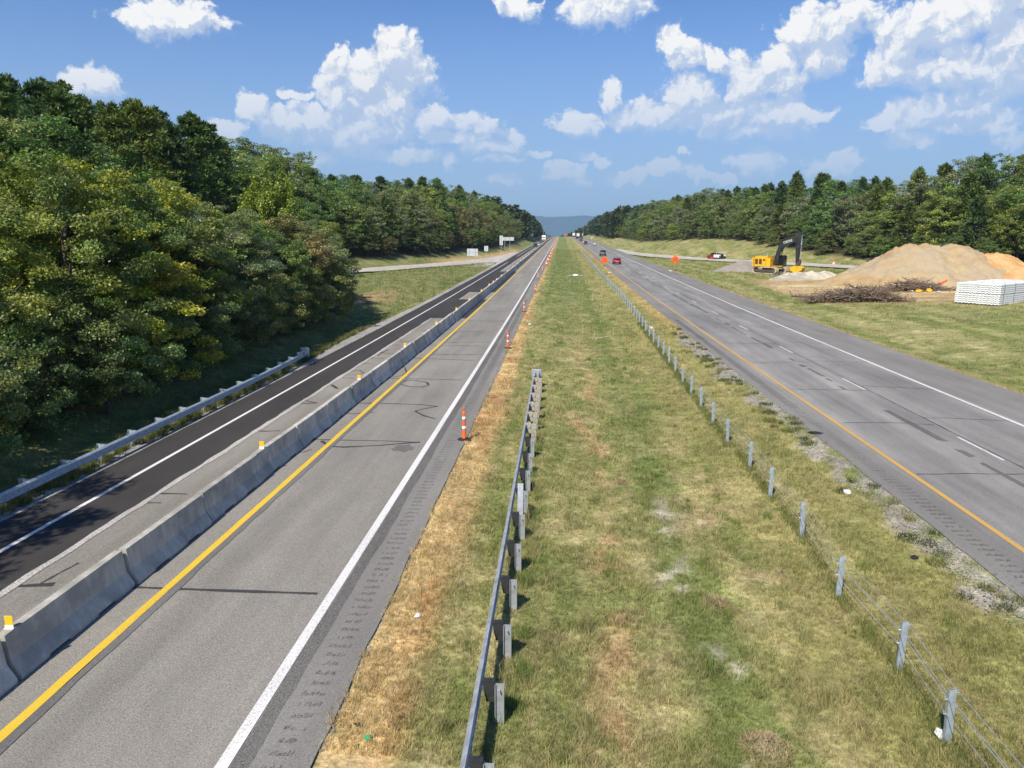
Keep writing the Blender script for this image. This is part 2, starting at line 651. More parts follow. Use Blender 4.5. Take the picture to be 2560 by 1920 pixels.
def concrete_mat():
    m, nt = mat_new('barrier_concrete')
    N = NT(nt)
    p = N.pos()
    oi = N.n('ShaderNodeObjectInfo').outputs['Random']
    a = N.noise(N.scale_vec(p, (1, 1, 0.18)), 5.0, 5.0, 0.65)
    b = N.noise(p, 1.1, 4.0, 0.6)
    c = N.mix(N.ramp(a, 0.35, 0.7), (0.40, 0.385, 0.33), (0.56, 0.54, 0.46))
    c = N.mix(N.ramp(b, 0.42, 0.66), c, (0.27, 0.265, 0.235))
    f = N.noise(p, 60.0, 2.0, 0.6)
    c = N.mix(N.ramp(f, 0.3, 0.7, 'LINEAR', 0.0, 0.35), c, (0.52, 0.50, 0.45))
    v = N.math('ADD', N.math('MULTIPLY', oi, 0.42), 0.92)
    s = N.vmath('SCALE', c)
    N.link(v, s.node.inputs['Scale'])
    N.principled(s, 0.85, 0, N.bump(f, 0.3, 0.01), spec=0.3)
    return m


def leaf_mat(name, rough=0.55, trans=0.28, spec=0.25):
    """leaves: the colour of the tree (object colour) varied leaf by leaf, with light passing through"""
    m, nt = mat_new(name)
    N = NT(nt)
    oc = N.n('ShaderNodeObjectInfo').outputs['Color']
    at = N.n('ShaderNodeAttribute', attribute_name='col').outputs['Color']
    c = N.mix(1.0, oc, at, 'MULTIPLY')
    d = N.n('ShaderNodeBsdfPrincipled')
    N.link(c, d.inputs['Base Color'])
    d.inputs['Roughness'].default_value = rough
    d.inputs['Specular IOR Level'].default_value = spec
    t = N.n('ShaderNodeBsdfTranslucent')
    N.link(N.mix(1.0, c, (1.5, 1.45, 0.6), 'MULTIPLY'), t.inputs[0])
    mx = N.n('ShaderNodeMixShader')
    mx.inputs[0].default_value = trans
    N.link(d.outputs[0], mx.inputs[1])
    N.link(t.outputs[0], mx.inputs[2])
    o = N.n('ShaderNodeOutputMaterial')
    N.link(mx.outputs[0], o.inputs[0])
    return m


def grass_mat():
    m, nt = mat_new('grass_blades')
    N = NT(nt)
    at = N.n('ShaderNodeAttribute', attribute_name='col').outputs['Color']
    d = N.n('ShaderNodeBsdfPrincipled')
    N.link(at, d.inputs['Base Color'])
    d.inputs['Roughness'].default_value = 0.6
    d.inputs['Specular IOR Level'].default_value = 0.2
    t = N.n('ShaderNodeBsdfTranslucent')
    N.link(at, t.inputs[0])
    mx = N.n('ShaderNodeMixShader')
    mx.inputs[0].default_value = 0.3
    N.link(d.outputs[0], mx.inputs[1])
    N.link(t.outputs[0], mx.inputs[2])
    o = N.n('ShaderNodeOutputMaterial')
    N.link(mx.outputs[0], o.inputs[0])
    return m


def ground_mat():
    m, nt = mat_new('ground_cover')
    N = NT(nt)
    p = N.pos()
    at = N.n('ShaderNodeAttribute', attribute_name='col').outputs['Color']
    a = N.noise(p, 9.0, 4.0, 0.7)
    b = N.noise(p, 1.7, 5.0, 0.65)
    e = N.noise(N.scale_vec(p, (0.22, 0.5, 0.3)), 1.0, 5.0, 0.7)
    k = N.math('MULTIPLY', N.ramp(a, 0.25, 0.75, 'LINEAR', 0.45, 1.55), N.ramp(b, 0.28, 0.72, 'LINEAR', 0.68, 1.32))
    k = N.math('MULTIPLY', k, N.ramp(e, 0.3, 0.7, 'LINEAR', 0.75, 1.25))
    s = N.vmath('SCALE', at)
    N.link(k, s.node.inputs['Scale'])
    N.principled(s, 0.95, 0, N.bump(a, 0.8, 0.06), spec=0.1)
    return m


def soil_mat(name, cols, scale=0.8):
    m, nt = mat_new(name)
    N = NT(nt)
    p = N.pos()
    a = N.noise(p, scale, 5.0, 0.65)
    b = N.noise(p, scale * 0.35, 3.0, 0.6)
    f = N.noise(p, 7.0, 4.0, 0.75)
    c = N.mix(N.ramp(a, 0.35, 0.65), cols[0], cols[1])
    c = N.mix(N.ramp(b, 0.48, 0.62), c, cols[2])
    c = N.mix(N.ramp(f, 0.55, 0.8, 'LINEAR', 0, 0.6), c, tuple(x * 0.45 for x in cols[0]))
    N.principled(c, 0.95, 0, N.bump(f, 0.8, 0.12), spec=0.1)
    return m


M_asph_l = asphalt('worn_grey_asphalt', (0.272, 0.254, 0.221), 0.62, 34, 0.16, 0.16)
M_asph_r = asphalt('grey_asphalt', (0.262, 0.252, 0.233), 0.50, 34, 0.26, 0.20)
M_asph_s = asphalt('shoulder_asphalt', (0.240, 0.229, 0.208), 0.45, 40, 0.12, 0.16)
M_asph_c = asphalt('coarse_shoulder_asphalt', (0.150, 0.143, 0.132), 0.8, 26, 0.1, 0.2)
M_asph_d = asphalt('fresh_dark_asphalt', (0.052, 0.048, 0.045), 0.40, 40, 0.10, 0.22)
M_asph_p = asphalt('ramp_asphalt', (0.50, 0.47, 0.40), 0.35, 30, 0.15, 0.18)
M_asph_g = asphalt('rumble_dirt_shade', (0.170, 0.161, 0.147), 0.8, 30, 0.1, 0.2)  # darker than the shoulder to paint in the grooves' dirt and inner shade
M_seal = asphalt('crack_seal', (0.060, 0.058, 0.060), 0.3, 30, 0.1, 0.25)
M_tar = asphalt('tar_patch', (0.140, 0.134, 0.124), 0.4, 30, 0.2, 0.3)
M_stain = asphalt('oil_stained_asphalt', (0.165, 0.158, 0.150), 0.5, 34, 0.1, 0.3)
M_grit = asphalt('pale_milled_grit', (0.46, 0.44, 0.41), 0.6, 16, 0.1, 0.25)
M_gravel = asphalt('roadside_gravel', (0.36, 0.345, 0.32), 0.75, 14, 0.1, 0.3, 0.9)
M_white = paint('white_road_paint', (0.80, 0.79, 0.76), (0.42, 0.41, 0.39), 0.455)
M_white_old = paint('worn_white_road_paint', (0.68, 0.68, 0.66), (0.24, 0.24, 0.235), 0.45)
M_yellow = paint('yellow_road_paint', (0.78, 0.53, 0.05), (0.42, 0.30, 0.09), 0.43)
M_orange = paint('worn_yellow_road_paint', (0.62, 0.38, 0.10), (0.26, 0.22, 0.16), 0.43)
M_conc = concrete_mat()
M_galv = simple('galvanised_steel', (0.46, 0.49, 0.51), 0.45, 0.40, 0.22, 5.0)
M_galv2 = simple('blue_grey_galvanised_steel', (0.44, 0.51, 0.56), 0.45, 0.35, 0.2, 9.0)
M_block = simple('black_plastic_blockout', (0.035, 0.035, 0.037), 0.5, 0, 0.25, 6)
M_wood = simple('weathered_wood', (0.36, 0.33, 0.27), 0.9, 0, 0.35, 10)
M_stake = simple('pale_stake_wood', (0.62, 0.53, 0.36), 0.8, 0, 0.2, 6)
M_refl_y = simple('yellow_reflector', (0.90, 0.52, 0.02), 0.35, 0, 0.05, 20)
M_bracket = simple('white_bracket', (0.75, 0.74, 0.70), 0.5)
M_orange_pl = simple('orange_plastic', (0.85, 0.15, 0.025), 0.45, 0, 0.10, 6)
M_white_pl = simple('white_reflective_band', (0.82, 0.82, 0.80), 0.4, 0, 0.06, 12)
M_rubber = simple('black_rubber', (0.025, 0.025, 0.026), 0.7, 0, 0.3, 10)
M_sign_o = simple('orange_sign_face', (0.95, 0.17, 0.02), 0.5, 0, 0.05, 3)
M_sign_b = simple('black_sign_lettering', (0.03, 0.02, 0.02), 0.6)
M_sign_g = simple('bare_aluminium_sign_back', (0.62, 0.66, 0.66), 0.5, 0.25, 0.08, 2)
M_grass = grass_mat()
M_ground = ground_mat()
M_leaf = leaf_mat('broad_leaves', 0.42, 0.18, 0.45)
M_needle = leaf_mat('pine_needles', 0.6, 0.12, 0.2)
M_bark = simple('tree_bark', (0.115, 0.092, 0.070), 0.95, 0, 0.4, 3)
M_glass = simple('dark_vehicle_glass', (0.015, 0.020, 0.024), 0.08, 0, spec=0.8)
M_tyre = simple('tyre_rubber', (0.02, 0.02, 0.02), 0.8)
M_rim = simple('wheel_alloy', (0.55, 0.55, 0.56), 0.35, 0.7)
M_chrome = simple('bright_trim', (0.6, 0.6, 0.62), 0.25, 0.8)
M_tail = simple('red_tail_lamp', (0.45, 0.02, 0.02), 0.3)
M_head = simple('clear_headlamp', (0.75, 0.76, 0.78), 0.2)
M_white_v = simple('white_vehicle_paint', (0.78, 0.78, 0.78), 0.3)
M_red_v = simple('red_vehicle_paint', (0.42, 0.018, 0.028), 0.28)
M_dark_v = simple('dark_vehicle_paint', (0.022, 0.026, 0.034), 0.28)
M_grey_v = simple('grey_vehicle_paint', (0.10, 0.11, 0.115), 0.3)
M_blue_v = simple('navy_vehicle_paint', (0.022, 0.03, 0.075), 0.3)
M_plate = simple('licence_plate', (0.7, 0.7, 0.68), 0.5)
M_exc_y = simple('yellow_machine_paint', (0.84, 0.47, 0.022), 0.42, 0, 0.10, 1.5)
M_exc_k = simple('black_machine_paint', (0.030, 0.032, 0.036), 0.5, 0, 0.3, 1.5)
M_exc_t = simple('dusty_track_steel', (0.58, 0.48, 0.36), 0.8, 0.1, 0.35, 3)
M_dust = simple('dusty_dark_steel', (0.11, 0.09, 0.07), 0.7, 0.2, 0.3, 3)
M_vent = simple('dark_vent_grille', (0.10, 0.055, 0.02), 0.7)
M_beam_w = simple('white_guard_beam', (0.86, 0.88, 0.88), 0.5, 0.0, 0.04, 2)
M_strap = simple('dark_strap', (0.09, 0.08, 0.075), 0.7)
M_branch = simple('dry_branches', (0.20, 0.150, 0.110), 0.95, 0, 0.5, 2.5)
M_branch2 = simple('pale_dry_log', (0.34, 0.26, 0.18), 0.9, 0, 0.4, 3)
M_dirt = soil_mat('tan_dirt', ((0.42, 0.29, 0.15), (0.54, 0.40, 0.22), (0.46, 0.37, 0.24)), 0.35)
M_clay = soil_mat('orange_clay', ((0.60, 0.33, 0.13), (0.68, 0.45, 0.22), (0.58, 0.28, 0.10)), 0.5)
M_rock = soil_mat('pale_broken_rock', ((0.55, 0.49, 0.36), (0.68, 0.62, 0.48), (0.40, 0.36, 0.29)), 1.0)
M_gpile = soil_mat('grey_crushed_stone', ((0.30, 0.265, 0.225), (0.36, 0.32, 0.275), (0.33, 0.285, 0.235)), 0.8)
M_mount = simple('haze_blue_ridge', (0.020, 0.045, 0.055), 1.0, 0, 0.3, 0.004, 0.0, False)  # blue of the distant haze is mixed into the woods' base colour
M_litter = simple('white_litter', (0.80, 0.80, 0.78), 0.6)
M_green_pl = simple('green_plastic', (0.02, 0.42, 0.20), 0.3)
M_yellow_pl = simple('yellow_plastic', (0.86, 0.50, 0.03), 0.5)


# ------------------------------------------------------------------ colour of the ground cover
def mixc(c, d, w):
    w = np.clip(np.asarray(w, float), 0, 1)[..., None]
    return c * (1 - w) + np.asarray(d, float) * w


PILE = [G(2210, 735), G(2480, 770)]      # the stockpile area, found on the ground


def ground_colour(X, Y, fine=True):
    X, Y = np.asarray(X, float), np.asarray(Y, float)
    n1 = fbm(X * 0.75, Y * 0.05, 21)
    n2 = fbm(X * 0.9, Y * 0.45, 33)
    n3 = fbm(X * 2.3, Y * 1.5, 45)
    c = np.zeros(X.shape + (3,)) + np.array((0.200, 0.232, 0.072))
    c = mixc(c, (0.330, 0.312, 0.132), sstep(n1 * 0.35 + n2 * 0.35 + 0.3 * fbm(X * 2.6, Y * 0.22, 25), 0.36, 0.60))          # yellowing grass
    c = mixc(c, (0.45, 0.385, 0.20), 0.70 * sstep(n2 * 0.4 + n3 * 0.6, 0.50, 0.66))        # straw tufts
    med = (X > -3.6) & (X < 9.9)
    # greener along the swale, yellow beside the cable fence
    gs = np.exp(-((X - (2.75 + 0.008 * Y)) / 0.6) ** 2) * sstep(n1, 0.25, 0.5)
    c = np.where(med[..., None], mixc(c, (0.145, 0.195, 0.052), 0.55 * gs), c)
    ye = sstep(X, 3.9, 5.6) * (1 - sstep(X, 8.6, 9.8)) * np.where(Y < 260, 1, 0.4)
    c = np.where(med[..., None], mixc(c, (0.355, 0.312, 0.125), 0.45 * ye), c)
    gl = sstep(Y, 45, 120) * (1 - sstep(X, 2.5, 4.5)) * sstep(X, -2.6, -1.6)
    c = np.where(med[..., None], mixc(c, (0.175, 0.222, 0.072), 0.80 * gl), c)
    # bare orange straw down the middle
    xm = 1.38 + 0.35 * np.sin(Y * 0.35) + 0.2 * np.sin(Y * 0.9 + 1)
    bm = np.exp(-((X - xm) / 0.42) ** 2) * sstep(fbm(X * 0.9, Y * 0.5, 61), 0.36, 0.54) * (1 - sstep(Y, 40, 70))
    c = np.where(med[..., None], mixc(c, (0.48, 0.34, 0.18), 0.92 * bm * sstep(n3, 0.30, 0.55)), c)
    bm2 = np.exp(-((X - 2.95 - 0.25 * np.sin(Y * .6)) / 0.42) ** 2) * sstep(fbm(X * 1.2, Y * 0.9, 67), 0.55, 0.68) * (1 - sstep(Y, 18, 32))
    c = np.where(med[..., None], mixc(c, (0.54, 0.49, 0.40), 0.95 * bm2 * sstep(n3, 0.40, 0.55)), c)
    bm3 = np.exp(-((X - 4.5) / 1.3) ** 2) * sstep(fbm(X * 0.7, Y * 0.4, 71), 0.56, 0.68) * (1 - sstep(Y, 35, 60))
    c = np.where(med[..., None], mixc(c, (0.48, 0.38, 0.22), 0.7 * bm3 * sstep(n3, 0.35, 0.6)), c)
    # scorched strip along the left pavement edge
    ws = -2.40 + 0.75 * (fbm(X * 0.5, Y * 0.45, 77) - 0.5) - 0.55 * sstep(Y, 30, 90)
    st = 1 - sstep(X, ws - 0.35, ws + 0.35)
    c = np.where(med[..., None], mixc(c, mixc(np.zeros(X.shape + (3,)) + np.array((0.60, 0.44, 0.22)), (0.54, 0.34, 0.16), sstep(n2, 0.45, 0.6)), 0.92 * st), c)
    # dry strip and gravel along the right-hand pavement edge
    so = sstep(X, 8.2, 9.2)
    c = np.where(med[..., None], mixc(c, (0.48, 0.35, 0.15), 0.8 * so * sstep(Y, 45, 75)), c)
    gv = sstep(X + 2.2 * (n2 - 0.5) + 0.8 * (n3 - .5), 8.85, 9.35) * (1 - sstep(Y, 48, 70))
    c = np.where(med[..., None], mixc(c, (0.42, 0.385, 0.325), 0.85 * gv * sstep(n3 * .6 + n2 * .4, 0.38, 0.56)), c)
    # left verge: shade mixed into the grass colour, gravel strip by the asphalt
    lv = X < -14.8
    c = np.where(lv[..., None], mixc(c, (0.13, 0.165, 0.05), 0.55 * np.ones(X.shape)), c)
    gl2 = 1 - sstep(-X + 0.9 * (n2 - 0.5), 15.25, 15.6)
    c = np.where(lv[..., None], mixc(c, (0.40, 0.385, 0.355), gl2), c)
    bare = np.exp(-(((X + 22.5) / 2.8) ** 2 + ((Y - 92) / 9) ** 2))
    c = np.where(lv[..., None], mixc(c, (0.42, 0.29, 0.155), 1.5 * bare * sstep(n2, .35, .6)), c)
    rb = np.exp(-(((-(X - ramp_l(Y)) - 5.0) / 1.8) ** 2)) * sstep(Y, 175, 200) * (1 - sstep(Y, 300, 330))
    c = np.where(lv[..., None], mixc(c, (0.52, 0.36, 0.17), rb), c)
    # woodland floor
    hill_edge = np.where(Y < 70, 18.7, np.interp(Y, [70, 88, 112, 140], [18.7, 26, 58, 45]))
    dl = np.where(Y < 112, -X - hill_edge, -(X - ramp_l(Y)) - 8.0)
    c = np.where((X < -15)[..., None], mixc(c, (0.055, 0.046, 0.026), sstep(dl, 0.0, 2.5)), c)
    # right side
    rv = X > 22.1
    c = np.where(rv[..., None], mixc(c, (0.16, 0.20, 0.045), 0.45 * (1 - sstep(n1, 0.4, 0.65))), c)
    edge = (1 - sstep(X + 0.8 * (n2 - .5), 22.7, 23.3))
    c = np.where(rv[..., None], mixc(c, (0.40, 0.30, 0.13), 0.8 * edge), c)
    cx, cyy = PILE[0].x, PILE[0].y
    wk = np.exp(-(((X - cx - 2) / 24) ** 4 + ((Y - cyy - 9) / 20) ** 4))
    wk = wk * sstep(X - 24 + 6 * (n1 - .5), 2.5, 7)
    c = np.where(rv[..., None], mixc(c, (0.46, 0.325, 0.165), 1.25 * wk * sstep(n1 + 0.35, 0.35, 0.60)), c)
    c = np.where(rv[..., None], mixc(c, (0.60, 0.48, 0.27), 0.9 * wk * sstep(fbm(X * 0.08, Y * 0.6, 91), 0.55, 0.68)), c)
    dr = X - ramp_r(Y) - 4.5
    bank = sstep(dr, 0, 2)
    c = np.where(rv[..., None], mixc(c, (0.36, 0.31, 0.15), 0.55 * bank * sstep(n2, 0.45, 0.62)), c)
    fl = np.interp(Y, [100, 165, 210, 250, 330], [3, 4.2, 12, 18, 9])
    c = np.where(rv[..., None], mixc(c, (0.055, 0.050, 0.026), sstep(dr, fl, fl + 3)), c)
    if fine:
        k = (0.84 + 0.32 * vnoise(X * 5.1, Y * 4.7, 5)) * (0.80 + 0.40 * fbm(X * 2.4, Y * 0.5, 88))
        c = c * k[..., None]
    return np.clip(c, 0, 1)


def axis_lines(segments):
    out = []
    for a, b, s in segments:
        out.append(np.arange(a, b, s))
    out.append(np.array([segments[-1][1]]))
    return np.unique(np.round(np.concatenate(out), 4))


def build_ground():
    gx = axis_lines([(-9000, -3000, 1500), (-3000, -600, 300), (-600, -200, 50), (-200, -80, 8), (-80, -22, 1.6), (-22, -14, 0.4), (-14, -4.4, 1.2), (-4.4, 10.8, 0.25),
                     (10.8, 21.8, 1.6), (21.8, 32, 0.6), (32, 90, 1.5), (90, 200, 8), (200, 600, 50), (600, 3000, 300), (3000, 9000, 1500)])
    gy = axis_lines([(-60, 8, 6), (8, 50, 0.32), (50, 110, 0.8), (110, 220, 1.6), (220, 420, 4), (420, 1200, 14), (1200, 2400, 120), (2400, 13000, 1300)])
    X, Y = np.meshgrid(gx, gy)
    Z = ground_z(X, Y)
    nx, ny = len(gx), len(gy)
    V = np.stack([X.ravel(), Y.ravel(), Z.ravel()], 1)
    i = np.arange(nx * ny).reshape(ny, nx)
    Q = np.stack([i[:-1, :-1].ravel(), i[:-1, 1:].ravel(), i[1:, 1:].ravel(), i[1:, :-1].ravel()], 1)
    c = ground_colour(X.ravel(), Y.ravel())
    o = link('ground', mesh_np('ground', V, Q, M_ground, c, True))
    tag(o, 'rolling grassy ground of the median, verges and wooded slopes', 'ground', kind='structure')


build_ground()


# ------------------------------------------------------------------ pavements and markings
def ys(y0, y1):
    out, y = [], y0
    while y < y1:
        out.append(y)
        y += 0.5 if y < 60 else (2.0 if y < 160 else (6.0 if y < 500 else 12.0))
    out.append(y1)
    return np.array(out)


def strip(name, xl, xr, y0, y1, dz, mat, label, cat='road', wob=0.0, seed=0, off=0.0, fn=None, cols=1):
    """a sheet that follows the road; xl / xr may be numbers or functions of y; wob roughens both edges"""
    Y = ys(y0, y1)
    a = np.array([xl(v) if callable(xl) else xl for v in Y], float)
    b = np.array([xr(v) if callable(xr) else xr for v in Y], float)
    if wob:
        a = a + wob * (fbm(Y * 1.3, Y * 0 + seed, seed, 3) - 0.5) * 2
        b = b + wob * (fbm(Y * 1.3, Y * 0 + seed + 5, seed + 3, 3) - 0.5) * 2
    V, Q = [], []
    for i, y in enumerate(Y):
        for k in range(cols + 1):
            x = a[i] + (b[i] - a[i]) * k / cols
            V.append((x, y, float(prof(y)) + dz + off))
    for i in range(len(Y) - 1):
        for k in range(cols):
            p = i * (cols + 1) + k
            Q.append((p, p + 1, p + cols + 2, p + cols + 1))
    o = link(name, mesh_np(name, np.array(V), np.array(Q), mat, None, True))
    if label:
        tag(o, label, cat, kind='structure')
    return o


YE = 1040
strip('left_road', -12.4, -3.55, -20, YE, 0.0, M_asph_l, 'worn grey left carriageway with dark sealed cracks', wob=0.05, seed=1)
strip('fresh_lane', -14.84, -11.9, -20, YE, 0.006, M_asph_d, 'freshly laid dark asphalt lane left of the concrete barrier', wob=0.035, seed=2)
strip('dark_patch', -11.95, -8.62, 70, 90, 0.010, M_asph_d, 'nearer dark asphalt patch reaching under the concrete barrier')
strip('dark_patch', -11.95, -8.62, 101, 152, 0.010, M_asph_d, 'farther long dark asphalt patch reaching under the concrete barrier')
strip('grit_edge', -11.93, -11.74, -20, 70, 0.014, M_grit, 'pale gritty seam between dark lane and grey lane', wob=0.07, seed=4)
strip('grit_edge', -11.93, -11.74, 90, 101, 0.014, M_grit, 'short pale gritty seam between the two dark patches', wob=0.06, seed=5)
strip('grit_edge', -11.98, -11.74, 152, 420, 0.014, M_grit, 'far pale gritty seam beside the dark lane', wob=0.06, seed=6)
strip('gravel_shoulder', lambda y: -15.45 - 0.35 * math.exp(-((y - 62) / 14) ** 2), -14.72, -20, 420, -0.004, M_gravel, 'narrow gravel shoulder left of the dark lane', 'shoulder', wob=0.16, seed=7)
strip('coarse_seam', -4.66, -4.36, -20, 300, 0.006, M_asph_c, 'dark coarse strip of asphalt right of the white edge line', wob=0.03, seed=8)
strip('left_shoulder', -4.38, -3.5, -20, YE, 0.009, M_asph_s, 'smooth narrow shoulder with rumble grooves beside the median', 'shoulder', wob=0.05, seed=9)
strip('right_road', 9.8, 22.2, -20, YE, 0.0, M_asph_r, 'grey right carriageway carrying traffic away', wob=0.06, seed=10)
strip('right_shoulder', 9.84, 10.98, -20, YE, 0.005, M_asph_s, 'pale inner shoulder of the right carriageway', 'shoulder', wob=0.03, seed=11)
strip('outer_shoulder', 18.9, 22.22, -20, YE, 0.005, M_asph_s, 'wide outer shoulder of the right carriageway', 'shoulder', wob=0.05, seed=12)

strip('white_edge_line', -4.88, -4.68, 8, YE, 0.013, M_white, 'broad white edge line beside the median shoulder', 'road marking')
strip('yellow_edge_line', -8.52, -8.33, 8, YE, 0.016, M_yellow, 'bright yellow line along the concrete barrier', 'road marking', wob=0.012, seed=14)
strip('erased_line', -8.34, -8.16, 8, 60, 0.012, M_stain, 'dark erased line beside the bright yellow line', 'road marking', wob=0.05, seed=15)
strip('white_lane_line', -13.52, -13.38, 8, 196, 0.014, M_white, 'white line along the fresh dark lane', 'road marking')
strip('white_lane_line', -13.52, -13.38, 236, YE, 0.014, M_white, 'far white line along the dark lane beyond the ramp', 'road marking')
strip('orange_edge_line', 11.19, 11.36, 8, YE, 0.010, M_orange, 'worn yellow edge line of the right carriageway', 'road marking', wob=0.01, seed=16)
strip('white_edge_line', 18.52, 18.68, 8, 262, 0.010, M_white, 'white outer edge line of the right carriageway before the ramp', 'road marking')
strip('white_edge_line', 18.52, 18.68, 330, YE, 0.010, M_white, 'white outer edge line of the right carriageway beyond the ramp', 'road marking')
strip('joint_line', 15.22, 15.26, 8, 300, 0.006, M_seal, 'dark lengthwise joint of the right carriageway', 'road joint', wob=0.03, seed=17)
k = 0
for i in range(26):
    y = 14.0 + 12.19 * i
    o = strip('lane_dash', 15.03, 15.15, y, y + 3.1, 0.010, M_white_old, 'white lane dash on the right carriageway, number %d from the near end' % (i + 1), 'road marking')
    o['group'] = 'white lane dashes of the right carriageway'


def ramp(name, fn, y0, y1, hw, mat, label):
    Y = ys(y0, y1)
    V, Q = [], []
    for y in Y:
        x = fn(y)
        t = (fn(y + 1) - fn(y - 1)) / 2
        n = Vector((1, -t, 0)).normalized()
        for s in (-1, 0, 1):
            px, py = x + n.x * hw * s, y + n.y * hw * s
            base = prof(py) + (max(-0.02, float(lat(px, py)) + 0.30 * float(sstep(4.3 - hw * abs(s), 0, .8))) if not (-15 < px < 22.3) else 0.0)
            V.append((px, py, float(base) + (-0.006 if abs(x) < 26 else 0.02)))
    for i in range(len(Y) - 1):
        for k in range(2):
            p = i * 3 + k
            Q.append((p, p + 1, p + 4, p + 3))
    o = link(name, mesh_np(name, np.array(V), np.array(Q), mat, None, True))
    tag(o, label, 'road', kind='structure')
    return o


ramp('left_ramp', lambda y: float(ramp_l(y)), 72, 286, 3.7, M_asph_p, 'pale ramp curving left into the trees')
ramp('right_ramp', lambda y: float(ramp_r(y)), 34, 330, 3.9, M_asph_p, 'pale ramp leaving the right carriageway past the work area')
# painted bars in the left gore
for i in range(6):
    y = 176 + i * 8
    x0, x1 = -14.9, float(ramp_l(y)) + 3.2
    if x1 < x0 - 0.4:
        strip('gore_bar', x1, x0, y, y + 0.7, 0.03, M_white_old if i % 2 else M_seal, 'painted bar across the left gore, number %d from the near end' % (i + 1), 'road marking')
strip('gore_pavement', lambda y: float(ramp_l(y)) + 2.2, -14.7, 172, 286, 0.004, M_asph_p, 'pale paved gore between the left ramp and the dark lane')

# rumble grooves: flat strokes, their shade and dirt put into the colour
for nm, x0, x1, y0, y1, lab in (('rumble_strip', -4.20, -3.82, 9.5, 90, 'row of flat rumble grooves with painted shade on the median shoulder'),
                                ('rumble_strip', 10.18, 10.62, 10, 70, 'row of faint flat rumble grooves with painted shade on the right inner shoulder')):
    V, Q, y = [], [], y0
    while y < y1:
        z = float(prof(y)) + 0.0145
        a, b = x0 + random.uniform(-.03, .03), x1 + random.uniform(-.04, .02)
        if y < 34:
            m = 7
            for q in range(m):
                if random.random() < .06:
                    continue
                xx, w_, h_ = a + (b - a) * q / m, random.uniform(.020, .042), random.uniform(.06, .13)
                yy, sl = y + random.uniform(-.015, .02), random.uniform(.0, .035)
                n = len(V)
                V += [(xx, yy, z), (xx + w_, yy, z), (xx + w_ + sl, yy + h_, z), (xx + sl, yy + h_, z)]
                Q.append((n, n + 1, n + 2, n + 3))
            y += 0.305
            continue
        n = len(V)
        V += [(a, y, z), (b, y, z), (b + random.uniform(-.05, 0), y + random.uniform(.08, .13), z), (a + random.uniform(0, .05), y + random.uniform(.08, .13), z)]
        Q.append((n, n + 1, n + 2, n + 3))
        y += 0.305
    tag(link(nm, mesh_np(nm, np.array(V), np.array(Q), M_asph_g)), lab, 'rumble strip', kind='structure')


def ribbon(pts, w, dz):
    """thin sheet along a path lying on the road"""
    P = np.array(pts, float)
    d = np.gradient(P, axis=0)
    d /= np.maximum(1e-6, np.linalg.norm(d, axis=1))[:, None]
    n = np.stack([-d[:, 1], d[:, 0]], 1)
    W = w * (0.6 + 0.8 * np.array([random.random() for _ in P]))[:, None] / 2
    L, Rr = P + n * W, P - n * W
    V = []
    for a, b in zip(L, Rr):
        V.append((a[0], a[1], float(prof(a[1])) + dz))
        V.append((b[0], b[1], float(prof(b[1])) + dz))
    Q = [(2 * i, 2 * i + 1, 2 * i + 3, 2 * i + 2) for i in range(len(P) - 1)]
    return V, Q


def wiggle(a, b, amp, n=14):
    out = []
    s = random.random() * 50
    for i in range(n + 1):
        t = i / n
        x, y = a[0] + (b[0] - a[0]) * t, a[1] + (b[1] - a[1]) * t
        out.append((x + amp * (float(fbm(t * 3, s, 3)) - .5), y + amp * 2 * (float(fbm(t * 3 + 9, s + 4, 4)) - .5)))
    return out


def ribbons(name, lst, mat, label):
    V, Q = [], []
    for pts, w, dz in lst:
        v, q = ribbon(pts, w, dz)
        n = len(V)
        V += v
        Q += [tuple(i + n for i in f) for f in q]
    tag(link(name, mesh_np(name, np.array(V), np.array(Q), mat)), label, 'crack seal', kind='structure')


cr = []
def photo_path(pts):
    """sealed cracks traced where they lie on the road"""
    w = [G(x, y) for x, y in pts]
    out = []
    for i in range(len(w) - 1):
        for t in (0, .33, .66):
            out.append((w[i].x + (w[i + 1].x - w[i].x) * t, w[i].y + (w[i + 1].y - w[i].y) * t))
    out.append((w[-1].x, w[-1].y))
    return out


cr.append((photo_path([(300, 1496), (400, 1500), (560, 1506), (795, 1514)]), 0.10, 0.0085))
cr.append((photo_path([(-40, 1495), (60, 1494), (138, 1490)]), 0.16, 0.0085))
cr.append((photo_path([(105, 1488), (150, 1462), (200, 1435)]), 0.05, 0.0085))
cr.append((photo_path([(362, 1256), (410, 1256), (468, 1257)]), 0.10, 0.0085))
cr.append((photo_path([(313, 1310), (345, 1288), (370, 1280), (405, 1280)]), 0.07, 0.0085))
cr.append((photo_path([(768, 1116), (860, 1118), (960, 1120), (1050, 1124)]), 0.07, 0.0085))
cr.append((photo_path([(805, 1120), (822, 1134), (860, 1136), (945, 1132), (1050, 1123)]), 0.11, 0.0085))
cr.append((photo_path([(735, 1150), (760, 1149), (780, 1142)]), 0.05, 0.0085))
cr.append((photo_path([(880, 1022), (960, 1023), (1050, 1026), (1095, 1031)]), 0.08, 0.0085))
cr.append((photo_path([(1095, 1031), (1060, 1037), (1038, 1043), (1060, 1055), (1088, 1063)]), 0.09, 0.0085))
cr.append((photo_path([(855, 1047), (880, 1050), (940, 1046)]), 0.06, 0.0085))
cr.append((photo_path([(958, 958), (1060, 960), (1155, 963)]), 0.08, 0.0085))
cr.append((photo_path([(1016, 963), (1000, 973), (1022, 980), (1055, 981), (1072, 976), (1068, 969), (1040, 964), (1012, 963)]), 0.10, 0.0085))
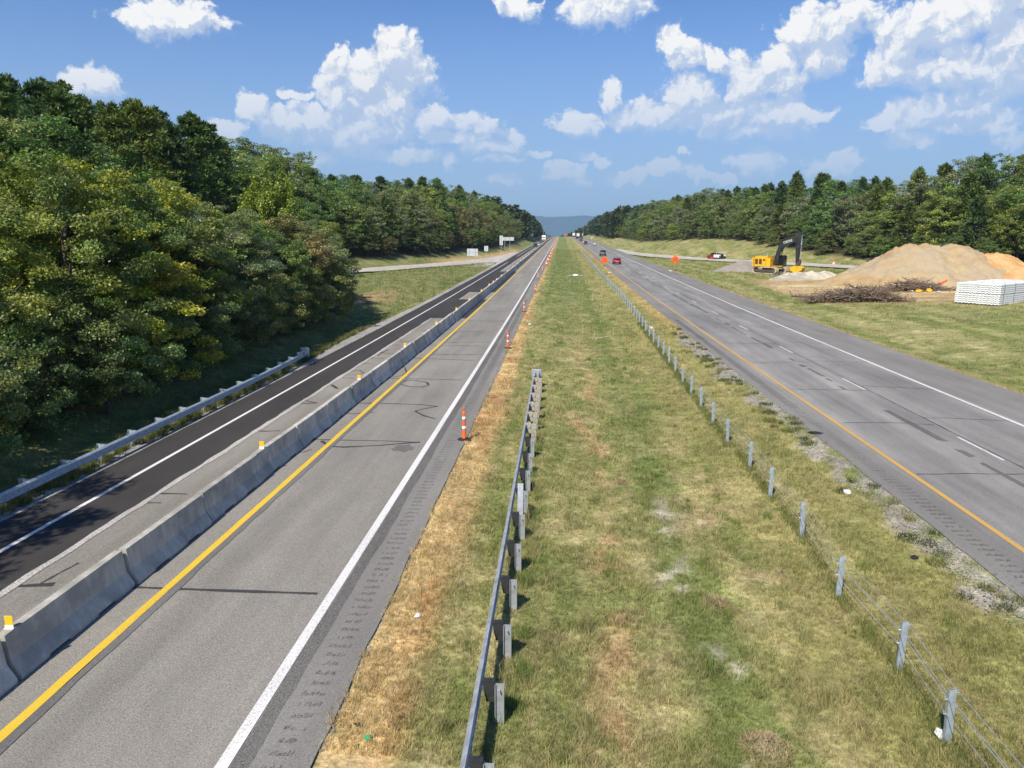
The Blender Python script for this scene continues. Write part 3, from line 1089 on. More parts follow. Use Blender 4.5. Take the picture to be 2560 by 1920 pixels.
cr.append((photo_path([(990, 926), (1012, 930), (1017, 943), (1005, 951), (960, 958)]), 0.08, 0.0085))
cr.append((photo_path([(1035, 906), (1110, 909), (1185, 912)]), 0.07, 0.0085))
cr.append((photo_path([(1055, 872), (1130, 873), (1205, 875)]), 0.07, 0.0085))
cr.append((photo_path([(640, 1094), (665, 1095), (700, 1094)]), 0.10, 0.0085))
cr.append((photo_path([(700, 1028), (740, 1024), (795, 1022)]), 0.12, 0.0085))
cr.append((photo_path([(793, 1022), (765, 1016), (758, 1006), (770, 994), (790, 985), (797, 980), (780, 985)]), 0.08, 0.0085))
cr.append((photo_path([(820, 960), (850, 957), (885, 958)]), 0.08, 0.0085))
cr.append((photo_path([(858, 944), (875, 940), (900, 938), (910, 944), (895, 950), (870, 949)]), 0.07, 0.0085))
cr.append((photo_path([(900, 906), (930, 907), (960, 906)]), 0.10, 0.0085))
cr.append((photo_path([(878, 921), (900, 921), (928, 920)]), 0.08, 0.0085))
cr.append((photo_path([(945, 900), (955, 892), (972, 884)]), 0.10, 0.0085))
cr.append((photo_path([(950, 873), (975, 873), (1000, 872)]), 0.10, 0.0085))
cr.append((photo_path([(830, 975), (845, 985), (830, 978)]), 0.14, 0.0085))
for y in (48.5, 54, 60.5, 68, 76.5, 84.5, 96, 108, 121):
    cr.append((wiggle((-8.2, y), (-4.95, y + random.uniform(-.4, .4)), 0.25), 0.06, 0.0085))
    if y < 66:
        cr.append((wiggle((-11.6, y + 0.4), (-9.9, y), 0.3), 0.10, 0.0085))
ribbons('crack_seal', cr, M_seal, 'dark sealed cracks crossing the left carriageway')
cr = []
for y in (24.5, 31.5, 38.5, 46.5, 55, 64, 73, 84, 97, 112):
    cr.append((wiggle((11.5, y), (15.1, y + random.uniform(-.5, .5)), 0.3), 0.05, 0.0075))
    cr.append((wiggle((15.3, y + 1.0), (18.5, y + random.uniform(0, 1.5)), 0.3), 0.04, 0.0075))
ribbons('crack_seal', cr, M_seal, 'thin cracks crossing the right carriageway')
# dark patches left of the lane dashes
V, Q, y = [], [], 19.0
while y < 150:
    L = random.choice((0.9, 1.6, 2.6, 5.0))
    x0, w = 14.12 + random.uniform(-.06, .06), random.choice((.16, .22, .30))
    z = 0.0078
    n = len(V)
    for (x, yy) in ((x0 + random.uniform(-.05, .05), y), (x0 + w, y + random.uniform(-.2, .2)), (x0 + w + random.uniform(-.05, .05), y + L), (x0, y + L + random.uniform(-.2, .2))):
        V.append((x, yy, float(prof(yy)) + z))
    Q.append((n, n + 1, n + 2, n + 3))
    y += L + random.choice((0.3, 0.6, 1.4, 4.5))
tag(link('tar_patches', mesh_np('tar_patches', np.array(V), np.array(Q), M_tar)), 'broken line of dark tar patches on the right carriageway', 'road patch', kind='structure')
# oil spot
V, a0 = [], G(1007, 1138)
for i in range(20):
    a = 2 * math.pi * i / 20
    r = 1 + 0.3 * random.uniform(-1, 1)
    V.append((a0.x + 0.36 * r * math.cos(a), a0.y + 0.45 * r * math.sin(a), float(prof(a0.y)) + 0.0075))
me = bpy.data.meshes.new('oil_stain')
me.from_pydata(V, [], [tuple(range(20))])
me.materials.append(M_stain)
tag(link('oil_stain', me), 'round dark stain on the left carriageway', 'stain', kind='structure')


# ------------------------------------------------------------------ far ridge
def build_ridge():
    xs = np.linspace(-6000, 6600, 260)
    rows = [(9800, 0.0), (10050, 0.45), (10300, 0.8), (10600, 1.0), (11400, 0.9), (12400, 0.2)]
    # road view centre lies near x = 0 at this range
    top = 296 + 34 * (fbm(xs * 0.0016, xs * 0 + 2, 3) - .5) * 2 + 26 * (fbm(xs * 0.007, xs * 0 + 4, 9, 5) - .5) - 60 * sstep(np.abs(xs + 250), 900, 5500)
    V, Q = [], []
    for (y, f) in rows:
        for i, x in enumerate(xs):
            V.append((x, y + 80 * float(vnoise(x * .004, y * .01, 5)), -30 + (top[i] + 30) * f + (9 * float(vnoise(x * .02, y, 8)) if 0 < f < 1 else 0)))
    n = len(xs)
    for r in range(len(rows) - 1):
        for i in range(n - 1):
            p = r * n + i
            Q.append((p, p + 1, p + n + 1, p + n))
    tag(link('hills', mesh_np('hills', np.array(V), np.array(Q), M_mount, None, True)), 'long blue wooded ridge on the horizon', 'hills', kind='structure')


build_ridge()


# ------------------------------------------------------------------ grass
def blades(pts, hgt, wid, lean, cols):
    """tapered bent blades: two stacked faces each"""
    n = len(pts)
    a = rng.uniform(0, 2 * np.pi, n)
    dx, dy = np.cos(a) * wid * 0.5, np.sin(a) * wid * 0.5
    la = rng.uniform(0, 2 * np.pi, n)
    lx, ly = np.cos(la) * lean * hgt, np.sin(la) * lean * hgt
    V = np.zeros((n, 5, 3))
    V[:, 0] = pts + np.stack([dx, dy, -0.02 + 0 * dx], 1)
    V[:, 1] = pts - np.stack([dx, dy, 0.02 + 0 * dx], 1)
    m = pts + np.stack([lx * 0.35, ly * 0.35, hgt * 0.6], 1)
    V[:, 2] = m - np.stack([dx, dy, 0 * dx], 1) * 0.7
    V[:, 3] = m + np.stack([dx, dy, 0 * dx], 1) * 0.7
    V[:, 4] = pts + np.stack([lx, ly, hgt], 1)
    i = np.arange(n)[:, None] * 5
    Q = np.concatenate([i, i + 1, i + 2, i + 3], 1)
    T = np.concatenate([i + 3, i + 2, i + 4], 1)
    C = np.repeat(cols[:, None, :], 5, 1)
    return V.reshape(-1, 3), Q, T, C.reshape(-1, 3)


def grass_zone(n, xr, y0, y1, power, wmin, hbase, keep):
    """blades over x in xr, denser near y0; blade size grows with distance so the sward keeps its texture"""
    m = n // 9                                              # tufts of nine blades
    u = rng.uniform(0, 1, m)
    p = 1 - power
    Y = (y0 ** p + u * (y1 ** p - y0 ** p)) ** (1 / p)
    X = rng.uniform(xr[0], xr[1], m)
    k = keep(X, Y) > rng.uniform(0, 1, m)
    X, Y = X[k], Y[k]
    m = len(X)
    tone = rng.uniform(0.66, 1.36, m)
    kind = rng.uniform(0, 1, m)
    tall = rng.uniform(0.55, 1.45, m)
    sp = 0.030 * np.maximum(1, Y / 14)
    X = np.repeat(X, 9) + rng.normal(0, 1, m * 9) * np.repeat(sp, 9)
    Y = np.repeat(Y, 9) + rng.normal(0, 1, m * 9) * np.repeat(sp, 9)
    tone, kind, tall = np.repeat(tone, 9), np.repeat(kind, 9), np.repeat(tall, 9)
    k = keep(X, Y) > 0.02
    X, Y, tone, kind, tall = X[k], Y[k], tone[k], kind[k], tall[k]
    px, py, dep = project(X, Y, ground_z(X, Y))
    k = (px > -120) & (px < 2680) & (py < 2050)
    X, Y, dep, tone, kind, tall = X[k], Y[k], dep[k], tone[k], kind[k], tall[k]
    clump = fbm(X * 1.6, Y * 1.2, 101, 3)
    h = hbase * (0.62 + 0.80 * sstep(clump, 0.3, 0.75)) * tall * rng.uniform(0.6, 1.3, len(X)) * np.clip(dep / 60, 1, 1.7)
    w = wmin * np.maximum(1, dep / 15) * rng.uniform(0.7, 1.4, len(X))
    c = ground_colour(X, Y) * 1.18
    t = np.clip(kind + rng.normal(0, .07, len(X)), 0, 1)[:, None]
    c = c * tone[:, None] * rng.uniform(0.75, 1.28, (len(X), 1))
    c = np.where(t < 0.20, c * 0.3 + np.array((0.52, 0.44, 0.23)) * 0.7, c)
    c = np.where(t > 0.84, c * 0.4 + np.array((0.12, 0.20, 0.04)) * 0.6, c)
    pts = np.stack([X, Y, ground_z(X, Y)], 1)
    return blades(pts, h, w, rng.uniform(0.25, 1.1, len(X)), np.clip(c, 0, 1))


def build_grass():
    def k_med(X, Y):
        e = np.minimum(X + 3.62, 9.88 - X)
        n = fbm(X * 1.2, Y * 0.9, 67)
        thin = np.exp(-((X - 2.95 - 0.25 * np.sin(Y * .6)) / 0.42) ** 2) * sstep(n, 0.55, 0.68) * (1 - sstep(Y, 18, 32))
        n2 = fbm(X * 0.9, Y * 0.45, 33)
        gv = sstep(X + 2.2 * (n2 - .5), 8.85, 9.4) * (1 - sstep(Y, 48, 70)) * sstep(fbm(X * 2.3, Y * 1.5, 45) * .6 + n2 * .4, .36, .54)
        return sstep(e, -0.05, 0.35) * (1 - 0.85 * thin) * (1 - 0.93 * gv) * (0.5 + 0.5 * sstep(fbm(X * 2.1, Y * 1.7, 55), 0.25, 0.5))

    def k_left(X, Y):
        e = -X - 15.5
        hill_edge = np.where(Y < 70, 18.7, np.interp(Y, [70, 88, 112, 140], [18.7, 26, 58, 45]))
        u = np.abs(X - ramp_l(Y))
        return sstep(e + 0.7 * (fbm(X * 0.9, Y * .45, 33) - .5), -0.15, 0.4) * (1 - sstep(-X - hill_edge, 0, 3)) * np.where((u < 3.9) & (Y > 72), 0, 1)

    def k_right(X, Y):
        u = np.abs(X - ramp_r(Y))
        cx, cyy = PILE[0].x, PILE[0].y
        wk = np.exp(-(((X - cx - 2) / 24) ** 4 + ((Y - cyy - 9) / 20) ** 4)) * sstep(X - 24, 3, 7)
        dr = X - ramp_r(Y) - 4.5
        return sstep(X - 22.25, -0.1, 0.5) * np.where(u < 4.0, 0, 1) * (1 - 0.93 * sstep(wk, .2, .6)) * (1 - sstep(dr, 16, 24))
    for nm, args, lab in (('median_grass', (520000, (-3.7, 9.95), 10.0, 75, 1.75, 0.0070, 0.088, k_med), 'sunlit yellow-green grass covering the median between the roads'),
                          ('far_median_grass', (60000, (-3.7, 9.95), 75, 330, 1.6, 0.0052, 0.085, k_med), 'smooth distant grass of the median'),
                          ('left_verge_grass', (90000, (-34, -15.3), 16, 190, 1.3, 0.0065, 0.14, k_left), 'shaded verge grass between the guardrail and the woods'),
                          ('right_slope_grass', (200000, (22.1, 78), 28, 300, 1.5, 0.0075, 0.10, k_right), 'mown green grass slope right of the right carriageway')):
        V, Q, T, C = grass_zone(*args)
        o = link(nm, mesh_np(nm, V, Q, M_grass, C, False, T))
        tag(o, lab, 'grass', kind='stuff')
    # clumps of dead cut grass lying in the median
    for (px_, py_, r0, lab) in ((1789, 1512, .30, 'tan clump of dead cut grass in mid median'), (1912, 1880, .42, 'larger tan clump of dead grass at the bottom edge'), (1552, 1205, .22, 'small tan clump of dead grass farther up the median')):
        g = G(px_, py_)
        k = int(2600 * r0)
        a, r = rng.uniform(0, 6.283, k), r0 * np.sqrt(rng.uniform(0, 1, k))
        X, Y = r * np.cos(a), r * np.sin(a) * 1.2
        Z = .16 * r0 / .3 * (1 - (r / r0) ** 2) * rng.uniform(.3, 1, k)
        V, Q, T, C = blades(np.stack([X, Y, Z], 1), rng.uniform(.02, .07, k), np.full(k, .010), rng.uniform(1, 3.5, k), np.array((.56, .43, .25)) * rng.uniform(.55, 1.3, (k, 1)))
        tag(link('dead_grass_clump', mesh_np('dead_grass_clump', V, Q, M_grass, np.clip(C, 0, 1), False, T), None, g), lab, 'grass clump')
    # taller seeding tufts and weeds
    P, H, W, Cc = [], [], [], []
    spots = [(-0.6, 12.5, .55), (0.55, 14.4, .7), (2.9, 13.2, .4), (4.6, 12.3, .6), (-1.6, 13.2, .4), (3.6, 18, .4), (1.2, 17.2, .35), (-0.7, 16.2, .45), (-0.75, 19.5, .45),
             (-0.65, 13.9, .5), (4.9, 14.3, .5), (-0.7, 22.8, .45), (5.9, 21, .4), (-2.1, 15.5, .35)]
    for _ in range(26):
        spots.append((random.uniform(-2.4, 8.2), 11.5 + 40 * random.random() ** 1.5, random.uniform(.22, .42)))
    for _ in range(30):
        spots.append((random.uniform(-0.95, -0.55), random.uniform(11, 34), random.uniform(.25, .45)))
    for (x, y, h) in spots:
        k = int(60 * h / .4)
        a, r = rng.uniform(0, 6.283, k), 0.16 * np.sqrt(rng.uniform(0, 1, k))
        X, Y = x + r * np.cos(a), y + r * np.sin(a) * 1.3
        P.append(np.stack([X, Y, ground_z(X, Y)], 1))
        H.append(h * rng.uniform(.4, 1, k))
        W.append(np.full(k, 0.008) * max(1, y / 18))
        base = np.array((0.185, 0.25, 0.065)) if random.random() < .6 else np.array((0.36, 0.34, 0.14))
        Cc.append(base * rng.uniform(.6, 1.4, (k, 1)))
    V, Q, T, C = blades(np.concatenate(P), np.concatenate(H), np.concatenate(W), rng.uniform(0.1, 0.6, sum(len(h) for h in H)), np.concatenate(Cc))
    tag(link('tall_weeds', mesh_np('tall_weeds', V, Q, M_grass, C, False, T)), 'taller green weed tufts standing in the median grass', 'weeds', kind='stuff')
    P, H, W, Cc = [], [], [], []
    for _ in range(330):
        y = 15 + 47 * random.random()
        x = -15.28 - .75 * float(sstep(y, 36, 60)) + random.uniform(-.32, .16)
        k = random.randint(40, 110)
        a, r = rng.uniform(0, 6.283, k), .16 * np.sqrt(rng.uniform(0, 1, k))
        X, Y = x + r * np.cos(a), y + r * np.sin(a) * 1.4
        P.append(np.stack([X, Y, ground_z(X, Y)], 1))
        H.append(rng.uniform(.12, .42, k))
        W.append(np.full(k, 0.016))
        base = np.array(random.choice(((0.11, 0.15, 0.04), (0.15, 0.19, 0.05), (0.30, 0.27, 0.11))))
        Cc.append(base * rng.uniform(.5, 1.3, (k, 1)))
    V, Q, T, C = blades(np.concatenate(P), np.concatenate(H), np.concatenate(W), rng.uniform(.2, .9, sum(len(h) for h in H)), np.concatenate(Cc))
    tag(link('roadside_weeds', mesh_np('roadside_weeds', V, Q, M_grass, C, False, T)), 'weeds growing up under the left guardrail', 'weeds', kind='stuff')
    # unmown strip under the cables
    cf = [G(x, y) for x, y in ((2367, 1858), (2247, 1673), (2095, 1493), (2004, 1342), (1925, 1244), (1874, 1170), (1818, 1108), (1752, 1018), (1672, 908), (1605, 818))]
    fy, fxx = [p.y for p in cf], [p.x for p in cf]
    n = 15000
    Y = 9 + 60 * rng.uniform(0, 1, n) ** 1.6
    X = np.interp(Y, fy, fxx) + np.minimum(0, Y - fy[0]) * (fxx[2] - fxx[0]) / (fy[2] - fy[0]) + rng.normal(0, .10, n)
    k = fbm(X * 2, Y * 2.2, 9) > .36
    X, Y = X[k], Y[k]
    V, Q, T, C = blades(np.stack([X, Y, ground_z(X, Y)], 1), rng.uniform(.08, .19, len(X)), .009 * np.maximum(1, Y / 16), rng.uniform(.2, .8, len(X)), np.array((.205, .235, .070)) * rng.uniform(.6, 1.35, (len(X), 1)))
    tag(link('unmown_strip', mesh_np('unmown_strip', V, Q, M_grass, np.clip(C, 0, 1), False, T)), 'taller unmown grass under the cable barrier', 'grass', kind='stuff')
    # weeds in the gravel by the right carriageway
    P, H, W, Cc = [], [], [], []
    for _ in range(70):
        y = 15 + 50 * random.random() ** 1.3
        x, r0 = random.uniform(8.5, 9.78), random.uniform(.10, .30)
        k = int(500 * r0)
        a, r = rng.uniform(0, 6.283, k), r0 * np.sqrt(rng.uniform(0, 1, k))
        X, Y = x + r * np.cos(a), y + r * np.sin(a)
        P.append(np.stack([X, Y, ground_z(X, Y)], 1))
        H.append(rng.uniform(.06, .2, k))
        W.append(np.full(k, 0.014) * max(1, y / 22))
        base = np.array(random.choice(((0.10, 0.12, 0.05), (0.16, 0.19, 0.06), (0.26, 0.24, 0.10))))
        Cc.append(base * rng.uniform(.6, 1.3, (k, 1)))
    V, Q, T, C = blades(np.concatenate(P), np.concatenate(H), np.concatenate(W), rng.uniform(.3, 1.2, sum(len(h) for h in H)), np.concatenate(Cc))
    tag(link('gravel_weeds', mesh_np('gravel_weeds', V, Q, M_grass, C, False, T)), 'low weeds growing in the gravel beside the right carriageway', 'weeds', kind='stuff')
    # loose stones of the gravel strip
    n = 9000
    Y = 12 + 50 * rng.uniform(0, 1, n) ** 1.5
    X = rng.uniform(8.0, 9.85, n)
    k = (X + 2.2 * (fbm(X * .9, Y * .45, 33) - .5)) > 9.0
    X, Y = X[k], Y[k]
    n2 = 2600
    Y2 = 16 + 55 * rng.uniform(0, 1, n2) ** 1.4
    X2 = -14.85 - 0.62 * rng.uniform(0, 1, n2)
    X3, Y3 = -3.60 + rng.normal(0, .07, 5000), 10 + 40 * rng.uniform(0, 1, 5000) ** 1.4
    X, Y = np.concatenate([X, X2, X3]), np.concatenate([Y, Y2, Y3])
    s = rng.uniform(.012, .036, len(X)) * np.clip(Y / 25, 1, 2)
    Z = np.maximum(ground_z(X, Y), prof(Y) - 0.02)
    c = np.stack([X, Y, Z], 1)
    oct_ = np.array([(1, 0, 0), (0, 1, 0), (-1, 0, 0), (0, -1, 0), (0, 0, .7), (0, 0, -.4)], float)
    V = c[:, None, :] + oct_[None] * s[:, None, None] * rng.uniform(.6, 1.3, (len(X), 6, 1))
    f = np.array([(0, 1, 4), (1, 2, 4), (2, 3, 4), (3, 0, 4)])
    T = (np.arange(len(X))[:, None, None] * 6 + f[None]).reshape(-1, 3)
    C = np.repeat((np.array((.40, .385, .36)) * rng.uniform(.5, 1.45, (len(X), 1)))[:, None], 6, 1).reshape(-1, 3)
    tag(link('loose_gravel', mesh_np('loose_gravel', V.reshape(-1, 3), None, M_grass, np.clip(C, 0, 1), False, T)), 'loose grey stones along the pavement edges', 'gravel', kind='stuff')


build_grass()


# ------------------------------------------------------------------ trees
def unit(v):
    return v / np.maximum(1e-9, np.linalg.norm(v, axis=-1, keepdims=True))


def leaf_quads(c, nrm, size, aspect, shade):
    """one diamond-shaped leaf face per centre"""
    n = len(c)
    nrm = unit(nrm)
    r = unit(rng.normal(size=(n, 3)))
    t = unit(np.cross(nrm, r))
    b = np.cross(nrm, t)
    s = size[:, None]
    V = np.stack([c + t * s * 0.5, c + b * s * 0.5 * aspect, c - t * s * 0.5, c - b * s * 0.5 * aspect], 1)
    Q = np.arange(n * 4).reshape(n, 4)
    return V.reshape(-1, 3), Q, np.repeat(shade, 4, 0)


def leaf_tone(n, spread=0.36, warm=0.045):
    k = rng.uniform(1 - spread, 1 + spread, (n, 1))
    w = rng.uniform(-1, 1, (n, 1))
    return k * np.concatenate([1 + warm * 2 * w, 1 + warm * w * .5, 1 - warm * w], 1)


def trunk_mesh(name, h, r0, limbs, lean=0.0):
    mb = MB()
    pts = [(lean * h * t * t + 0.12 * math.sin(4 * t + 1), 0.12 * math.sin(5 * t), h * t - 0.3 * (t == 0)) for t in (0, .15, .35, .55, .75, .95)]
    mb.tube(pts, [r0 * 1.25, r0, r0 * .8, r0 * .6, r0 * .38, r0 * .12], 7, False)
    for (a, b, r) in limbs:
        a, b = Vector(a), Vector(b)
        m = a.lerp(b, .5) + Vector((0, 0, -0.06 * (b - a).length)) + Vector((random.uniform(-.1, .1), random.uniform(-.1, .1), 0))
        mb.tube([a, m, b], [r, r * .65, r * .2], 5, False)
    return mb.mesh(name, M_bark, True)


def make_broadleaf(h, rad, low, nl, size, seed, flat=0.6, lobes=11, clumps=9):
    """rounded crown of many leaf clumps around limb ends, with gaps between them"""
    random.seed(seed)
    cen, lim = [], []
    zc, zr = (h + low) / 2, (h - low) / 2
    for i in range(lobes):
        t = (i + .5) / lobes
        zz = -0.85 + 1.75 * t
        a = i * 2.399 + random.uniform(-.4, .4)
        rr = rad * math.sqrt(max(0.08, 1 - (abs(zz) ** 2.2))) * random.uniform(.5, .78)
        L = Vector((rr * math.cos(a), rr * math.sin(a), zc + zz * zr * .86))
        lr = rad * random.uniform(.34, .5)
        lim.append(((0, 0, max(0.5, L.z - rr * .7 - .4)), tuple(L), 0.045 + 0.010 * h * random.uniform(.5, 1)))
        for k in range(clumps):
            th, ph = random.uniform(0, 6.283), math.acos(random.uniform(-.75, 1))
            q = L + Vector((lr * math.sin(ph) * math.cos(th), lr * math.sin(ph) * math.sin(th), lr * math.cos(ph) * .85)) * random.uniform(.75, 1.08)
            if q.z > low * 0.6:
                cen.append((q.x, q.y, q.z, lr * random.uniform(.22, .46)))
    cen = np.array(cen)
    w = cen[:, 3] ** 2
    idx = rng.choice(len(cen), nl, p=w / w.sum())
    d = unit(rng.normal(size=(nl, 3)))
    rr = rng.uniform(.25, 1.02, (nl, 1)) ** .7
    c = cen[idx, :3] + d * rr * cen[idx, 3:4] * np.array((1.15, 1.15, flat))
    c[:, 2] = np.maximum(c[:, 2], 0.15)
    out = unit(c - np.array((0, 0, zc * .8)))
    nrm = out * .65 + np.array((0, 0, .45)) + rng.normal(size=(nl, 3)) * .65
    ct = rng.uniform(.78, 1.25, (len(cen), 1)) * np.concatenate([rng.uniform(.86, 1.16, (len(cen), 1)), np.ones((len(cen), 1)), rng.uniform(.8, 1.15, (len(cen), 1))], 1)
    V, Q, C = leaf_quads(c, nrm, size * rng.uniform(.6, 1.4, nl), .62, leaf_tone(nl) * ct[idx])
    return mesh_np('crown', V, Q, M_leaf, C), trunk_mesh('trunk', h * .86, 0.016 * h, lim)


def make_plume_tree(h, rad, nl, size, seed):
    """upright tree whose ascending branches end in leafy plumes"""
    random.seed(seed)
    P, lim = [], []
    for i in range(46):
        a = i * 2.399
        t = (i + .5) / 46
        z0 = h * (.10 + .55 * t)
        r1 = rad * (1.05 - .75 * t) * random.uniform(.7, 1.05)
        z1 = z0 + h * random.uniform(.22, .34)
        A, B = Vector((0, 0, z0)), Vector((r1 * math.cos(a), r1 * math.sin(a), min(z1, h)))
        M_ = Vector((r1 * .75 * math.cos(a), r1 * .75 * math.sin(a), z0 + (B.z - z0) * .35))
        lim.append((tuple(A), tuple(M_), .05))
        for k in range(14):
            u = .25 + .75 * k / 13
            p = A.lerp(M_, min(1, u * 1.6)) if u < .62 else M_.lerp(B, (u - .62) / .38)
            P.append((p.x, p.y, p.z, (0.66 - .36 * u) * rad / 3))
    P = np.array(P)
    idx = rng.integers(0, len(P), nl)
    c = P[idx, :3] + unit(rng.normal(size=(nl, 3))) * P[idx, 3:4] * rng.uniform(.3, 1.1, (nl, 1)) * np.array((1, 1, 1.3))
    nrm = unit(c - np.array((0, 0, h * .4))) * .6 + np.array((0, 0, .5)) + rng.normal(size=(nl, 3)) * .6
    V, Q, C = leaf_quads(c, nrm, size * rng.uniform(.6, 1.4, nl), .6, leaf_tone(nl))
    return mesh_np('crown', V, Q, M_leaf, C), trunk_mesh('trunk', h * .8, .016 * h, lim[::3])


def make_pine(h, rad, low, levels, per, tufts, nq, size, seed):
    """whorled flat boughs carrying tufts of needles"""
    random.seed(seed)
    c, dirs, sh, lim = [], [], [], []
    for i in range(levels):
        t = (i + random.uniform(.1, .9)) / levels
        z = low + (h * .97 - low) * t
        R0 = rad * (1.0 - .84 * t ** 1.6) * (.55 + .45 * min(1, t * 5))
        a0 = random.uniform(0, 6.28)
        for k in range(per):
            if random.random() < .18:
                continue
            a = a0 + k * 6.283 / per + random.uniform(-.45, .45)
            L = R0 * random.uniform(.55, 1.12)
            rise = (0.35 * t - .06) * L + random.uniform(-.12, .12)
            lim.append(((0, 0, z), (L * .8 * math.cos(a), L * .8 * math.sin(a), z + rise * .8), .03 + .018 * L))
            bt = random.uniform(.78, 1.22)
            for q in range(tufts):
                u = .30 + .70 * (q + random.random()) / tufts
                side = random.uniform(-1, 1) * L * .30 * (1.15 - abs(u - .6))
                x = L * u * math.cos(a) - side * math.sin(a)
                y = L * u * math.sin(a) + side * math.cos(a)
                c.append((x, y, z + rise * u + random.uniform(-.07, .10) * (1 + L * .12)))
                dirs.append((math.cos(a) * .7, math.sin(a) * .7, .55))
                sh.append(bt)
    for k in range(int(tufts * 3)):
        c.append((random.uniform(-.25, .25), random.uniform(-.25, .25), h * random.uniform(.93, 1.0)))
        dirs.append((0, 0, 1))
        sh.append(1)
    c, dirs, sh = np.array(c), np.array(dirs), np.array(sh)
    n = len(c)
    C0 = np.repeat(c, nq, 0)
    D = unit(np.repeat(dirs, nq, 0) * .75 + rng.normal(size=(n * nq, 3)) * .75)
    S = size * rng.uniform(.65, 1.35, n * nq)[:, None]
    W = unit(np.cross(D, rng.normal(size=(n * nq, 3)))) * S * .13
    tip = C0 + D * S
    V = np.stack([C0 - W * .5, C0 + D * S * .55 - W, tip, C0 + D * S * .55 + W], 1).reshape(-1, 3)
    Q = np.arange(n * nq * 4).reshape(-1, 4)
    tone = leaf_tone(n * nq, .30, .06) * np.repeat(sh, nq)[:, None]
    return mesh_np('crown', V, Q, M_needle, np.repeat(tone, 4, 0)), trunk_mesh('trunk', h * .98, .013 * h, lim)


PROTO = {
    'near_broad': [make_broadleaf(10, 3.7, 1.0, 44000, .128, 100 + s, .62, 13, 11) for s in range(4)],
    'near_shrub': [make_broadleaf(5, 2.7, .2, 20000, .112, 120 + s, .62, 11, 10) for s in range(3)],
    'mid_broad': [make_broadleaf(13, 4.6, 1.0, 13000, .27, 140 + s, .62, 16, 12) for s in range(4)],
    'near_pine': [make_pine(15, 4.3, 3.0, 19, 6, 17, 7, .48, 160 + s) for s in range(4)],
    'mid_pine': [make_pine(16, 4.3, 2.2, 17, 6, 9, 6, .85, 180 + s) for s in range(4)],
    'plume': [make_plume_tree(11, 3.4, 60000, .15, 200)],
}
PH = {'near_broad': 10, 'near_shrub': 5, 'mid_broad': 13, 'near_pine': 15, 'mid_pine': 16, 'plume': 11}

# tree-top line of the photograph: how tall the woods stand (2212 px wide picture)
SIL = np.array([(-200, 120), (0, 142), (100, 152), (150, 185), (200, 218), (265, 186), (340, 218), (385, 255), (400, 238), (430, 242), (470, 275), (500, 292), (530, 318), (560, 304), (630, 306), (655, 345), (700, 368), (830, 380),
                (940, 384), (1030, 405), (1100, 432), (1130, 452), (1158, 476), (1178, 505), (1200, 512), (1238, 500), (1262, 487), (1290, 468), (1330, 452), (1380, 430), (1460, 424),
                (1540, 398), (1620, 404), (1700, 378), (1755, 355), (1800, 378), (1850, 384), (1910, 380), (1955, 386), (2010, 345), (2080, 338), (2130, 322), (2212, 322), (2500, 300)], float)


FRONT = np.array([(-300, 200), (0, 222), (150, 318), (300, 388), (450, 442), (560, 470), (700, 472), (760, 500), (820, 540), (900, 560)], float)


def top_limit(x, y, zg, line=None):
    """tallest tree at (x, y) that stays under the photographed tree-top line"""
    hs = np.linspace(1, 40, 160)
    px, py, dep = project(np.full(160, x), np.full(160, y), zg + hs)
    L_ = SIL if line is None else line
    lim = np.interp(px / 1.1573, L_[:, 0], L_[:, 1])
    ok = py / 1.1573 >= lim
    return float(hs[ok].max()) if ok.any() else 0.0


TREES = []
KINDS = {
    'pine': ('pine_tree', 'pine', [(0.056, 0.090, 0.025), (0.072, 0.103, 0.025), (0.086, 0.111, 0.025), (0.047, 0.081, 0.028)]),
    'broad': ('broadleaf_tree', 'tree', [(0.117, 0.161, 0.032), (0.096, 0.153, 0.034), (0.145, 0.181, 0.035), (0.081, 0.138, 0.035), (0.128, 0.162, 0.050)]),
    'grey': ('broadleaf_tree', 'tree', [(0.139, 0.165, 0.079), (0.125, 0.156, 0.069)]),
    'yellow': ('broadleaf_tree', 'tree', [(0.215, 0.235, 0.026)]),
    'lime': ('broadleaf_tree', 'tree', [(0.172, 0.218, 0.029)]),
    'russet': ('broadleaf_tree', 'tree', [(0.140, 0.125, 0.045), (0.128, 0.132, 0.045)]),
    'shrub': ('shrub', 'shrub', [(0.092, 0.132, 0.034), (0.114, 0.143, 0.040), (0.074, 0.112, 0.034)]),
    'plume': ('broadleaf_tree', 'tree', [(0.165, 0.215, 0.034)]),
}


def plant(kind, proto, x, y, h, zone):
    zg = float(ground_z(x, y))
    lim = top_limit(x, y, zg, FRONT if zone in ('edge', 'front', 'second') and y > 20 else None)
    if zone != 'outside':
        h = min(h, lim * random.uniform(.90, 1.06 if zone in ('front', 'second') else 1.0))
    if h < 2.2:
        return
    px, py, dep = project(x, y, zg + h * .5)
    if zone != 'outside' and (px < -260 or px > 2560 + 320 or dep < 3):
        return
    nm, cat, cols = KINDS[kind]
    crown, trunk = random.choice(PROTO[proto])
    s = h / PH[proto]
    r = empty(nm, (x, y, zg - 0.1), random.uniform(0, 6.283))
    wide = random.uniform(.92, 1.2) if s > .75 else random.uniform(1.1, 1.45)
    r.scale = (s * wide, s * wide, s)
    r['category'] = cat
    t = link('trunk', trunk, r)
    c = link('crown', crown, r)
    k = random.uniform(.82, 1.2)
    col = random.choice(cols)
    c.color = tuple(v * k * (1.42 if kind != 'pine' else 1.55) for v in col) + (1,)
    TREES.append(dict(o=r, kind=kind, zone=zone, px=float(px), dep=float(dep), h=h, x=x, y=y))


def jit(v):
    return random.uniform(-v, v)


